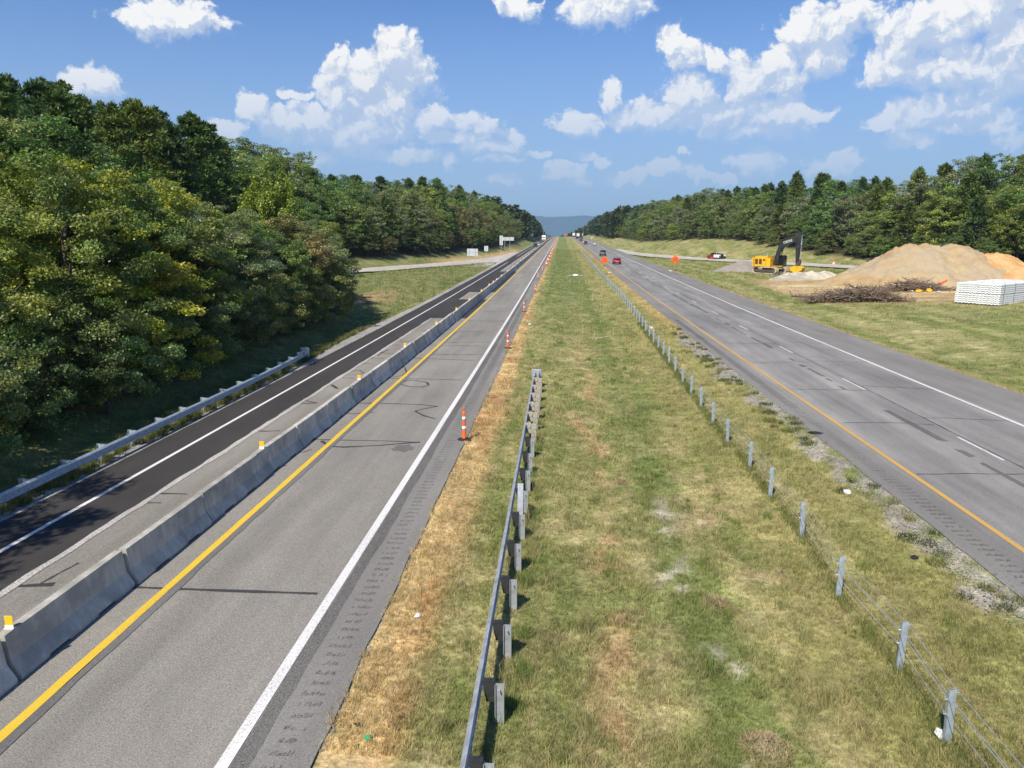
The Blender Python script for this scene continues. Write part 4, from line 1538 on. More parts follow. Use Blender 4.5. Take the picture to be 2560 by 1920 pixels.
def build_trees():
    random.seed(31)
    # near wood on the left: shrubs at the edge, leafy trees, then pines up the hill
    def edge(y):
        return np.interp(y, [0, 62, 74, 88], [17.6, 18.2, 20.5, 27.0])
    y = 12.0
    while y < 88:
        plant('shrub', 'near_shrub', -(edge(y) + 1.3 + abs(jit(.9))), y, random.uniform(3.4, 6.2), 'edge')
        y += random.uniform(2.6, 4.0)
    y = 9.0
    while y < 88:
        kd = random.choice(('broad', 'broad', 'broad', 'grey'))
        plant(kd, 'near_broad', -(edge(y) + 3.6 + jit(.8)), y, random.uniform(8.0, 10.8) if y > 22 else 13.5, 'front')
        y += random.uniform(3.6, 5.0)
    y = 24.0
    while y < 92:
        kd = random.choice(('broad', 'grey', 'broad', 'lime'))
        plant(kd, 'near_broad', -(edge(y) + 8.2 + jit(1)), y, random.uniform(9.5, 12.5), 'second')
        y += random.uniform(4.2, 6.0)
    for off, sp, lo, hi in ((12.5, 5.5, 12.5, 15.5), (20, 6, 14, 17.5), (27, 6.5, 15, 18.5), (35, 7, 16, 20), (46, 8, 16, 21)):
        y = 22.0 + off * .55
        while y < 100 + off * .2:
            kd = 'pine' if random.random() < .94 else 'broad'
            plant(kd, 'near_pine' if kd == 'pine' else 'near_broad', -(edge(min(y, 88)) + off + jit(1.6)), y, random.uniform(lo, hi) * (1 if kd == 'pine' else .85), 'hill')
            y += sp * random.uniform(.75, 1.2)
    for x, y, h in ((-20.6, 4.5, 12.0), (-20.4, 9.5, 12.5), (-21.5, 14.0, 11.0)):       # the wood goes on beside the bridge and shades the lane
        plant('broad', 'near_broad', x, y, h, 'outside')
    # the yellow, plume-shaped and russet trees one can tell apart
    p = G(520, 900)
    for (px_, dist, kd, pr, h) in ((255, 43, 'yellow', 'near_broad', 10.0), (683, 72, 'plume', 'plume', 17), (735, 66, 'russet', 'near_broad', 8.2), (335, 41, 'yellow', 'near_shrub', 5.6)):
        d = ray(px_, 700)
        s = dist / math.hypot(d.x, d.y)
        plant(kd, pr, d.x * s, d.y * s, h, 'special')
    # far wood on the left, beyond the ramp
    for off, lo, hi, pine in ((6.5, 4, 7, 0), (10, 9, 12.5, .15), (16, 12, 16, .4), (24, 14, 18, .45), (34, 15, 19, .45)):
        y = 108.0
        while y < 480:
            x = float(ramp_l(y)) - 5 - off + jit(1.2)
            if off < 7:
                plant(random.choice(('shrub', 'russet', 'shrub')), 'mid_broad', x, y, random.uniform(lo, hi), 'ramp_edge')
            else:
                kd = 'pine' if random.random() < pine else random.choice(('broad', 'broad', 'grey', 'russet' if off < 11 else 'broad'))
                plant(kd, 'mid_pine' if kd == 'pine' else 'mid_broad', x, y, random.uniform(lo, hi), 'ramp_wood')
            y += (5.5 if off < 20 else 8) * random.uniform(.8, 1.25) * max(1, (y / 150) ** 1.15)
    # wood on the right, on the bank behind the ramp
    for off, lo, hi, pine in ((0, 4, 7.5, .1), (4.5, 9, 13, .2), (10, 12, 16, .35), (17, 14, 18, .4), (26, 15, 19, .4), (36, 15, 20, .45)):
        y = 62.0
        while y < 520:
            fl = float(np.interp(y, [100, 165, 210, 250, 330], [3, 4.2, 12, 18, 9]))
            x = float(ramp_r(y)) + 4.5 + fl + 1.5 + off + jit(1.3)
            if off == 0:
                plant(random.choice(('shrub', 'broad')), 'mid_broad', x, y, random.uniform(lo, hi), 'bank_edge')
            else:
                kd = 'pine' if random.random() < pine else random.choice(('broad', 'broad', 'broad', 'grey'))
                plant(kd, 'mid_pine' if kd == 'pine' else 'mid_broad', x, y, random.uniform(lo, hi), 'bank_wood')
            y += (6.0 if off < 12 else 9) * random.uniform(.8, 1.25) * max(1, (y / 150) ** 1.15)


build_trees()


def far_forest():
    """trees too far to tell apart: one object"""
    tv, tq, tc = [], [], []
    n0 = 0
    protos = []
    for s in range(4):
        c, _ = make_broadleaf(13, 4.2, .4, 900, 1.05, 300 + s, .6, 11, 7) if s < 2 else make_pine(16, 3.6, 1.5, 9, 5, 3, 5, 2.2, 300 + s)
        v = np.empty(len(c.vertices) * 3, np.float32)
        c.vertices.foreach_get('co', v)
        a = np.empty(len(c.vertices) * 4, np.float32)
        c.attributes['col'].data.foreach_get('color', a)
        protos.append((v.reshape(-1, 3), a.reshape(-1, 4)[:, :3], 13 if s < 2 else 16))
        bpy.data.meshes.remove(c)
    spots = []
    random.seed(77)
    for side in (-1, 1):
        y = 490.0
        while y < 960:
            for off in (0, 7, 15, 25, 37):
                x = (-23.5 - off if side < 0 else 33.5 + off) + jit(2)
                spots.append((x, y + jit(4)))
            y += 8.5
    for i in range(110):
        x = random.uniform(-60, 130)
        spots.append((x, random.uniform(1010, 1180) + max(0, -x)))
    for (x, y) in spots:
        zg = float(ground_z(x, y))
        if y > 1000:
            zg = 5.0
        h = random.uniform(13, 19)
        lim = top_limit(x, y, zg)
        h = min(h, lim * random.uniform(.9, 1))
        if h < 3:
            continue
        v, c, ph = random.choice(protos)
        a = random.uniform(0, 6.283)
        s = h / ph
        m = np.array([[math.cos(a), -math.sin(a), 0], [math.sin(a), math.cos(a), 0], [0, 0, 1]]) * s
        tv.append(v @ m.T * np.array((1.15, 1.15, 1)) + np.array((x, y, zg - .3)))
        tc.append(c * np.array(random.choice(((.055, .08, .026), (.07, .092, .026), (.045, .07, .026)))) * random.uniform(.8, 1.2))
    V, C = np.concatenate(tv), np.concatenate(tc)
    o = link('far_forest', mesh_np('far_forest', V, np.arange(len(V)).reshape(-1, 4), M_leaf, C))
    o.color = (1, 1, 1, 1)
    tag(o, 'far-off mass of dark woods closing in on the road near the crest', 'forest', kind='stuff')


far_forest()

# --- labels of the trees: kind, then where it stands, counted along its wood
WORDS = {'pine': 'dark pine with layered boughs', 'broad': 'leafy green broadleaf tree', 'grey': 'silvery grey-green broadleaf tree', 'yellow': 'yellow-leaved tree', 'lime': 'bright lime-green broadleaf tree',
         'russet': 'brownish russet-tinted tree', 'shrub': 'low dense green shrub', 'plume': 'tall upright bright-green tree with plume-like branches'}
PLACE = {'edge': 'at the wood edge behind the left guardrail', 'front': 'in the front row behind the left guardrail', 'second': 'in the second row behind the left guardrail',
         'hill': 'up the left hillside', 'outside': 'beside the bridge, shading the dark lane', 'special': 'standing out in the left wood', 'ramp_edge': 'at the wood edge along the left ramp', 'ramp_wood': 'in the wood beyond the left ramp',
         'bank_edge': 'at the wood edge on the right bank', 'bank_wood': 'in the wood on the right bank'}


def ordinal(n):
    return '%d%s' % (n, 'th' if 10 <= n % 100 <= 20 else {1: 'st', 2: 'nd', 3: 'rd'}.get(n % 10, 'th'))


groups = {}
for t in TREES:
    groups.setdefault((t['kind'], t['zone']), []).append(t)
for (kd, zn), L in groups.items():
    L.sort(key=lambda t: t['px'])
    for i, t in enumerate(L):
        t['o']['label'] = WORDS[kd] + ' ' + PLACE[zn] + (', %s from the left' % ordinal(i + 1) if len(L) > 1 else '')
        t['o']['group'] = {'pine': 'pines', 'shrub': 'shrubs'}.get(kd, 'broadleaf trees') + ' of the ' + ('left roadside wood' if zn in ('edge', 'front', 'second', 'hill', 'special', 'outside') else 'wood beyond the left ramp' if zn.startswith('ramp') else 'wood on the right bank')
print('TREES', len(TREES))


# ------------------------------------------------------------------ concrete barrier
def rotz(a):
    return Matrix.Rotation(a, 4, 'Z')


BAR_X, SEG = -9.47, 3.70
bp = [(-.30, 0.0), (-.30, .075), (-.145, .33), (-.085, .81), (.085, .81), (.145, .33), (.30, .075), (.30, 0.0)]


def barrier_mesh(seed):
    random.seed(seed)
    mb = MB()
    L = SEG - 0.085
    # lifting slots are cut into the foot: build the segment as three lengths with a raised foot in the slots
    cuts = [0, .75, 1.35, L - 1.35, L - .75, L]
    rings = []
    for i in range(len(cuts) - 1):
        slot = i in (1, 3)
        out = [(x, (z if z > .01 else (.045 if slot else 0.0))) for x, z in bp]
        mb.prism(out, 'y', cuts[i], cuts[i + 1])
    # worn, chipped top corners
    for k in range(5):
        y = random.uniform(.2, L - .2)
        mb.box((-.088, y, .795), (.088, y + random.uniform(.02, .12), .8125))
    return mb.mesh('concrete_barrier', M_conc)


bar_meshes = [barrier_mesh(i) for i in range(3)]
plate = MB().box((-.075, -.006, .06), (.075, .006, .235), None, .004).mesh('reflector', M_refl_y)
foot = MB().box((-.085, -.04, 0), (.085, .05, .012)).box((-.08, -.012, .01), (.08, -.004, .065)).mesh('bracket', M_bracket)
refl_y = []
for (px, py) in ((20, 1583), (657, 1127), (898, 950), (1013, 865), (1091, 806), (1140, 771), (1174, 745), (1203, 722), (1223, 706), (1241, 692)):
    d = ray(px, py)
    t = (BAR_X - 0) / d.x
    refl_y.append(d.y * t)
nref = 0
i = 0
y0 = 11.47 - SEG * 2
while True:
    y = y0 + i * SEG
    if y > 930:
        break
    o = link('concrete_barrier', bar_meshes[i % 3], None, (BAR_X + random.uniform(-.03, .03), y, float(prof(y + SEG / 2)) + .003))
    o.rotation_euler = (float(np.arctan((prof(y + SEG) - prof(y)) / SEG)), 0, random.uniform(-.008, .008))
    hit = any(y <= q < y + SEG for q in refl_y) or (y > 100 and i % 4 == 0)
    if hit and y < 260:
        hq = [q for q in refl_y if y <= q < y + SEG]
        r = link('reflector', plate, o, (0, min(SEG - .3, max(.25, hq[0] - y)) if hq else .3, .812))
        link('bracket', foot, r, (0, 0, 0))
    what = 'grey concrete barrier segment' + (' carrying a yellow reflector' if hit and y < 260 else '')
    if i < 2:
        lab = what + ', cut off by the left picture edge' if i == 1 else 'grey concrete barrier segment just outside the lower left corner'
    elif y < 130:
        lab = what + ', %s from the near end' % ordinal(i)
    else:
        lab = 'small far concrete barrier segment toward the crest' + (', carrying a yellow reflector' if hit and y < 260 else '')
    tag(o, lab, 'barrier', 'concrete barrier segments between the left lanes')
    i += 1


# ------------------------------------------------------------------ guardrails
def w_beam(mb, path, zc, side):
    """W profile swept along a path; side +1 faces +X"""
    pr = [(0.0, -.155), (.02, -.15), (.075, -.105), (.078, -.08), (.012, -.03), (.012, .03), (.078, .08), (.075, .105), (.02, .15), (0.0, .155)]
    back = [(x - .006, z) for x, z in reversed(pr)]
    out = pr + back
    n = len(out)
    vs, fs = [], []
    for (x, y, z) in path:
        for a, b in out:
            vs.append((x + a * side, y, z + zc + b))
    for i in range(len(path) - 1):
        for k in range(n):
            k2 = (k + 1) % n
            fs.append((i * n + k, i * n + k2, (i + 1) * n + k2, (i + 1) * n + k))
    fs.append(tuple(range(n)))
    fs.append(tuple((len(path) - 1) * n + k for k in range(n)))
    mb.add(vs, fs)


def h_post(mb, h, w=.15, d=.10, t=.012):
    mb.box((-w / 2, -d / 2, -.3), (-w / 2 + t, d / 2, h))
    mb.box((w / 2 - t, -d / 2, -.3), (w / 2, d / 2, h))
    mb.box((-w / 2 + t, -t / 2, -.3), (w / 2 - t, t / 2, h - .002))


def block_tap(mb, x0, x1, z0, z1, d=.10, ins=.07):
    """blockout, narrower at the foot next to the rail"""
    vs = [(x0 + ins, -d / 2, z0), (x1, -d / 2, z0), (x1, d / 2, z0), (x0 + ins, d / 2, z0), (x0, -d / 2, z1), (x1, -d / 2, z1), (x1, d / 2, z1), (x0, d / 2, z1)]
    mb.add(vs, [(0, 3, 2, 1), (4, 5, 6, 7), (0, 1, 5, 4), (1, 2, 6, 5), (2, 3, 7, 6), (3, 0, 4, 7)])


def rail_z(x, y):
    return max(float(ground_z(x, y)), float(prof(y)) - .12)


def median_guardrail():
    r = empty('guardrail', (-1.35, 10, 0))
    tag(r, 'galvanised median guardrail with steel and wooden posts and a boxy end', 'guardrail')
    inv = Matrix.Translation((1.35, -10, 0))
    # posts where the photograph shows their feet
    feet = [(1240, 1806), (1263, 1640), (1277, 1512), (1290, 1420), (1300, 1345)]
    ysq = [G(x, y).y for x, y in feet]
    step = 1.905
    y = ysq[0] - 2 * step
    path, k = [], 0
    y_end = G(1352, 968).y + .2
    def rx(yy):
        return -1.22 - 0.003 * (yy - 12)
    yy = 7.5
    while yy <= y_end:
        path.append((float(rx(yy)), yy, rail_z(-1.2, yy)))
        yy += .95
    path = [tuple(inv @ Vector(p)) for p in path]
    mb = MB()
    w_beam(mb, path, .48, -1)
    mb.build('w_beam', M_galv, r)
    mb = MB()
    for p in path:          # folded top lip of the beam
        pass
    posts_y = []
    y = ysq[0] - 2 * step
    while y < y_end - .4:
        posts_y.append(y)
        y += step
    hp, bm, wp, wb = MB(), MB(), MB(), MB()
    h_post(hp, .57)
    block_tap(bm, -.28, -.078, .27, .635)
    wp.box((-.10, -.075, -.3), (.10, .075, .63), None, .012)
    wb.box((-.33, -.075, .27), (-.104, .075, .65), None, .012)
    bolt = MB().tube([(.0, -.02, .47), (.0, -.09, .47)], .014, 6)
    ms = [hp.mesh('post', M_galv), bm.mesh('blockout', M_block), wp.mesh('post', M_wood), wb.mesh('blockout', M_wood), bolt.mesh('bolt', M_galv)]
    for i, y in enumerate(posts_y):
        wood = y > ysq[0] + 8.5 * step
        x = float(rx(y)) + .31
        p = link('post', ms[2 if wood else 0], r, inv @ Vector((x, y, rail_z(-1.2, y))))
        if wood:
            p['label'] = 'weathered wooden post'
        b = link('blockout', ms[3 if wood else 1], p, (.0, 0, 0))
        if not wood:
            link('bolt', ms[4], p, (0, 0, 0))
    # boxy terminal
    e = MB()
    xe, ze = float(rx(y_end)), rail_z(-1.2, y_end)
    e.box((xe - .16, y_end - .02, ze + .28), (xe + .36, y_end + .10, ze + .80), None, .02)
    e.box((xe - .10, y_end - .9, ze + .32), (xe + .05, y_end - .02, ze + .66), None, .02)
    e.box((xe + .10, y_end - .55, ze + .38), (xe + .24, y_end - .02, ze + .68), None, .02)
    o = e.build('end_terminal', M_galv, r)
    o.matrix_local = inv
    # loose steel channel standing against the posts
    c = MB()
    a = G(1318, 1318)
    c.box((-.075, -.02, 0), (.075, .0, 1.02)).box((-.075, .0, 0), (-.06, .06, 1.02)).box((.06, .0, 0), (.075, .06, 1.02))
    o = c.build('channel', M_galv, r)
    o.matrix_local = inv @ Matrix.Translation((float(rx(a.y)) + .22, a.y - .1, rail_z(-1.2, a.y) + .08)) @ Matrix.Rotation(R(-14), 4, 'X')


median_guardrail()


def left_guardrail():
    y_end = G(770, 900).y - .8
    r = empty('guardrail', (-15.2, 16, 0))
    tag(r, 'long galvanised guardrail along the shaded verge beside the dark lane', 'guardrail')
    inv = Matrix.Translation((15.2, -16, 0))
    def gx(y):
        return -15.22 - .75 * float(sstep(y, 36, 60))
    path, y = [], 8.0
    while y < y_end:
        path.append(tuple(inv @ Vector((gx(y), y, float(prof(y)) - .03))))
        y += .95
    mb = MB()
    w_beam(mb, path, .47, 1)
    mb.build('w_beam', M_galv2, r)
    hp, wb = MB(), MB()
    h_post(hp, .66)
    wb.box((.08, -.06, .30), (.215, .06, .63))
    pm, bm = hp.mesh('post', M_galv2), wb.mesh('blockout', M_galv2)
    y = 9.0
    while y < y_end - 1:
        p = link('post', pm, r, inv @ Vector((gx(y) - .30, y, float(prof(y)) - .06)))
        link('blockout', bm, p, (0, 0, 0))
        y += 1.905
    e = MB()
    x, z = gx(y_end), float(prof(y_end)) - .03
    e.box((x - .26, y_end - .05, z + .30), (x + .24, y_end + .14, z + .86), None, .03)
    e.box((x - .06, y_end - 1.3, z + .40), (x + .12, y_end - .05, z + .74), None, .03)
    e.box((x + .10, y_end - .6, z + .46), (x + .20, y_end - .05, z + .70), None, .02)
    for k in range(3):
        e.box((x + .243, y_end - .02, z + .36 + k * .16), (x + .26, y_end + .12, z + .46 + k * .16))
    o = e.build('end_terminal', M_galv, r)
    o.matrix_local = inv


left_guardrail()


# ------------------------------------------------------------------ cable barrier
def cable_barrier():
    feet = [(2367, 1858), (2247, 1673), (2095, 1493), (2004, 1342), (1925, 1244), (1874, 1170), (1818, 1108)]
    pts = [G(x, y) for x, y in feet]
    far = [G(1752, 1018), G(1672, 908), G(1605, 818), (G(1553, 745)), G(1500, 690)]
    ctrl = pts + far
    cyv = np.array([p.y for p in ctrl])
    cxv = np.array([p.x for p in ctrl])
    cf = np.polyfit(cyv[:9], cxv[:9], 2)
    def fx(y):
        return float(np.interp(y, cyv, cxv)) if y >= cyv[0] else float(cxv[0] + (y - cyv[0]) * (cxv[2] - cxv[0]) / (cyv[2] - cyv[0]))
    r = empty('cable_barrier', (fx(14), 14, 0))
    tag(r, 'cable barrier of thin steel posts and four strands along the median', 'cable barrier')
    inv = Matrix.Translation((-fx(14), -14, 0))
    gaps = np.diff(cyv[:7])
    step = float(np.median(gaps))
    Y = [cyv[0] - step] + list(cyv[:7])
    y = cyv[6] + step
    while y < 290 and len(Y) < 98:
        Y.append(y)
        y += step * (1 if y < 120 else 1.5)
    hs = [.52, .66, .78, .90]
    pm = MB()
    pm.box((-.055, -.030, -.2), (.055, -.022, .95)).box((-.055, -.022, -.2), (-.047, .035, .95)).box((.047, -.022, -.2), (.055, .035, .95))
    pmesh = pm.mesh('post', M_galv2)
    hmesh = MB().tube([(.05, 0, 0), (.095, -.01, 0), (.095, -.01, .04)], .009, 5).mesh('hook', M_galv2)
    rf = MB().box((-.05, -.045, .90), (.05, -.032, 1.03)).mesh('reflector', M_refl_y)
    marks = {G(1690, 945).y, G(1613, 852).y, G(1573, 790).y}
    for y in Y:
        x = fx(y)
        p = link('post', pmesh, r, inv @ Vector((x, y, float(ground_z(x, y)))))
        p.rotation_euler = (random.uniform(-.03, .03), random.uniform(-.045, .035), random.uniform(-.1, .1))
        if y < 70:
            for i, h in enumerate(hs):
                link('hook', hmesh, p, (0, 0, h)).rotation_euler = (0, 0, 0 if i % 2 else math.pi)
        if any(abs(y - q) < step * .5 for q in marks):
            link('reflector', rf, p)
    for i, h in enumerate(hs):
        s = 1 if i % 2 else -1
        path = []
        for y in [6.0] + Y:
            x = fx(y)
            path.append(inv @ Vector((x + s * .075, y, float(ground_z(x, y)) + h)))
        cm = MB().tube(path, [.0062 * max(1, (q.y + 14) / 48) for q in path], 6)
        cm.build('cable', M_galv, r)


cable_barrier()


# ------------------------------------------------------------------ channelizer tubes and drums
def tube_cone(loc, lab):
    r = empty('channelizer_tube', loc)
    tag(r, lab, 'traffic cone', 'orange channelizer tubes along the median shoulder')
    return r


tp = {
    'base': MB().lathe([(.22, 0), (.225, .02), (.21, .045), (.09, .065)], 16).mesh('base', M_rubber),
    'tube': MB().lathe([(.085, .05), (.08, .10), (.072, .12), (.060, .62), (.052, .92), (.045, .95), (.022, .96), (.022, 1.05), (.034, 1.06), (.034, 1.09), (.02, 1.10)], 14).mesh('tube', M_orange_pl, True),
    'b1': MB().lathe([(.0695, .36), (.0665, .48)], 14).mesh('band', M_white_pl, True),
    'b2': MB().lathe([(.0615, .68), (.0580, .80)], 14).mesh('band', M_white_pl, True),
}
cone_px = [(1160.4, 1101), (1269.6, 872), (1310, 780), (1338, 731), (1345, 698), (1356, 679)]
for i, (px, py) in enumerate(cone_px):
    g = G(px, py)
    g.z = max(g.z, float(prof(g.y)) - .01)
    r = tube_cone(g, 'slim orange tube cone with white bands by the scorched grass, %s from the near end' % ordinal(i + 1))
    for k in ('base', 'tube', 'b1', 'b2'):
        o = link(tp[k].name.split('.')[0], tp[k], r)
    r.rotation_euler = (random.uniform(-.02, .02), random.uniform(-.03, .03), random.uniform(0, 6))
    r.scale = (1.12, 1.12, 1.14)

dp = {
    'base': MB().lathe([(.36, 0), (.37, .03), (.34, .07), (.28, .09)], 20).mesh('base', M_rubber),
    'drum': MB().lathe([(.285, .05), (.285, .30), (.272, .31), (.272, .52), (.26, .53), (.26, .74), (.245, .75), (.245, .93), (.20, .97), (.08, .98), (.08, 1.03)], 20).mesh('drum', M_orange_pl),
    'b1': MB().lathe([(.2735, .33), (.2735, .49)], 20).mesh('band', M_white_pl),
    'b2': MB().lathe([(.2615, .56), (.2615, .71)], 20).mesh('band', M_white_pl),
}


def drum(loc, lab, group=None):
    r = empty('traffic_drum', loc)
    tag(r, lab, 'traffic drum', group)
    for k in ('base', 'drum', 'b1', 'b2'):
        link(dp[k].name.split('.')[0], dp[k], r)
    return r


y = G(1361, 664).y
n = 0
while y < 760 and n < 26:
    x = -3.35
    drum((x, y, max(float(ground_z(x, y)), float(prof(y)))), ('orange and white drum on the median edge, %s drum of the row' % ordinal(n + 1)) if n < 8 else 'tiny far orange drum on the median edge near the crest', 'orange drums along the median edge')
    n += 1
    y *= 1.10 if n > 4 else 1.12
g = G(2084, 664)
drum((g.x, g.y, g.z), 'orange and white drum standing by the right ramp behind the dirt')


# ------------------------------------------------------------------ signs
def sign_back(name, lab, x0, x1, y0, y1, posts, py_base, mat=M_sign_g, rib=True):
    """plain sign seen from behind, standing where its posts meet the ground"""
    base = [G(p, py_base) for p in posts]
    dep = sum(b.y for b in base) / len(base)
    cx = sum(b.x for b in base) / len(base)
    cz = min(b.z for b in base)
    r = empty(name, (cx, dep, cz))
    tag(r, lab, 'road sign')
    def W(px, py):
        d = ray(px, py)
        t = dep / d.y
        return d.x * t - cx, CAM_H + d.z * t - cz
    (xa, za), (xb, zb) = W(x0, y1), W(x1, y0)
    mb = MB().box((xa, .02, za), (xb, .05, zb), None, .004)
    o = mb.build('panel', mat, r)
    if rib:
        zc = (za + zb) / 2
        MB().box((xa + .02, -.012, zc - .02), (xb - .02, .018, zc + .02)).build('rail', M_galv2, r)
    for p in posts:
        xw = W(p, py_base)[0]
        MB().box((xw - .05, -.075, -.3), (xw + .05, -.014, zb - .05)).build('post', M_galv2, r)
    return r


sign_back('road_sign', 'wide bare-backed sign on two posts in the left gore', 1167.8, 1194.4, 621.8, 640.2, (1173.2, 1188.6), 663)
sign_back('road_sign', 'small bare-backed sign on one post before the left woods', 1210.7, 1220.3, 615, 628, (1215.5,), 643, rib=False)
r = sign_back('road_sign', 'tall stepped pair of bare sign backs on two posts by the left ramp', 1257, 1284.8, 592.9, 601.5, (1262.2, 1274.5), 629)
sign_back('road_sign', 'narrow upright sign back left of the stepped sign pair', 1249, 1257.2, 589, 612.7, (1253,), 632, rib=False)
sign_back('road_sign', 'pale sign back high at the woods edge far up the left side', 1323, 1333, 578.8, 592.9, (1329,), 603)
sign_back('mile_marker', 'slim white marker on a post far up the right verge', 1478.6, 1480.8, 592, 597, (1479.7,), 603, M_white_pl, False)
sign_back('road_sign', 'tiny white sign far up the right verge near the woods', 1455.5, 1457.6, 584, 589, (1456.6,), 594, M_white_pl, False)


def diamond(px, py, half, py_base, lab, text):
    base = G(px - 1, py_base)
    d = ray(px, py)
    t = base.y / d.y
    cz = CAM_H + d.z * t
    hw = half / FPX * base.y * 1.0
    r = empty('work_sign', base)
    tag(r, lab, 'road sign')
    zc = max(cz - base.z, hw + .3)
    q = [(0, zc - hw), (hw, zc), (0, zc + hw), (-hw, zc)]
    # rounded corners
    out = []
    for i in range(4):
        p, a, b = Vector(q[i]), Vector(q[i - 1]), Vector(q[(i + 1) % 4])
        out += [tuple(p + (a - p) * .06), tuple(p + (b - p) * .06)]
    MB().prism(out, 'y', -.012, .012).build('face', M_sign_o, r)
    bo = MB()
    for i in range(4):
        a, b = Vector(q[i]), Vector(q[(i + 1) % 4])
        c = Vector((0, zc))
        a2, b2 = c + (a - c) * .92, c + (b - c) * .92
        a3, b3 = c + (a - c) * .89, c + (b - c) * .89
        bo.add([(a2.x, -.0155, a2.y), (b2.x, -.0155, b2.y), (b3.x, -.0155, b3.y), (a3.x, -.0155, a3.y)], [(0, 1, 2, 3)])
    bo.build('border', M_sign_b, r)
    for k, wd in enumerate(text):
        M_ = Matrix.Translation((0, -.018, zc + hw * (.30 - .30 * k))) @ Matrix.Rotation(R(90), 4, 'X')
        text_mesh('lettering', wd, hw * .34, M_sign_b, r, M_)
    MB().tube([(0, .03, .12), (0, .03, zc + hw * .8)], .022, 6).build('mast', M_galv2, r)
    s = MB()
    for a in (45, 135, 225, 315):
        s.tube([(0, .03, .15), (.75 * math.cos(R(a)), .03 + .75 * math.sin(R(a)), .02)], .02, 5)
    s.build('stand', M_galv2, r)
    # sandbag on the stand
    MB().box((-.25, -.30, .02), (.25, .0, .16), None, .05).build('sandbag', M_rubber, r)


diamond(1512, 652, 10.8, 664.8, 'orange diamond work sign by the yellow line, before the red car', ('ROAD', 'WORK', 'AHEAD'))
diamond(1688, 649, 11.3, 677, 'orange diamond work sign on the outer shoulder before the ramp', ('ROAD', 'WORK', 'AHEAD'))
diamond(1416, 587, 3.6, 594, 'far orange diamond sign on the median near the crest', ('ROAD', 'WORK', 'AHEAD'))
diamond(1443, 586.5, 3.3, 593.5, 'far orange diamond sign beside the white truck', ('ROAD', 'WORK', 'AHEAD'))


# ------------------------------------------------------------------ vehicles
def wheel_meshes(rad, w):
    t = MB().lathe([(rad * .62, -w / 2), (rad * .94, -w / 2), (rad, -w * .35), (rad, w * .35), (rad * .94, w / 2), (rad * .62, w / 2)], 20).mesh('tyre', M_tyre, True)
    h = MB().lathe([(.05, -w * .42), (rad * .60, -w * .46), (rad * .64, -w * .40), (rad * .64, w * .40), (rad * .60, w * .46), (.05, w * .42)], 20).mesh('rim', M_rim)
    return t, h


WT = wheel_meshes(.33, .22)
WT2 = wheel_meshes(.40, .27)


def add_wheels(r, xs, ys_, rad, meshes):
    for y in ys_:
        for x in xs:
            w = empty('wheel', (x, y, rad))
            w.parent = r
            w.rotation_euler = (0, R(90), 0)
            link('tyre', meshes[0], w)
            link('rim', meshes[1], w)


def loft(sections):
    """closed body through cross-sections: each (y, [(x, z) ...])"""
    mb = MB()
    n = len(sections[0][1])
    vs, fs = [], []
    for y, s in sections:
        vs += [(x, y, z) for x, z in s]
    for i in range(len(sections) - 1):
        for k in range(n):
            k2 = (k + 1) % n
            fs.append((i * n + k, (i + 1) * n + k, (i + 1) * n + k2, i * n + k2))
    fs.append(tuple(range(n)))
    fs.append(tuple(range(len(sections) * n - 1, (len(sections) - 1) * n - 1, -1)))
    mb.add(vs, fs)
    return mb


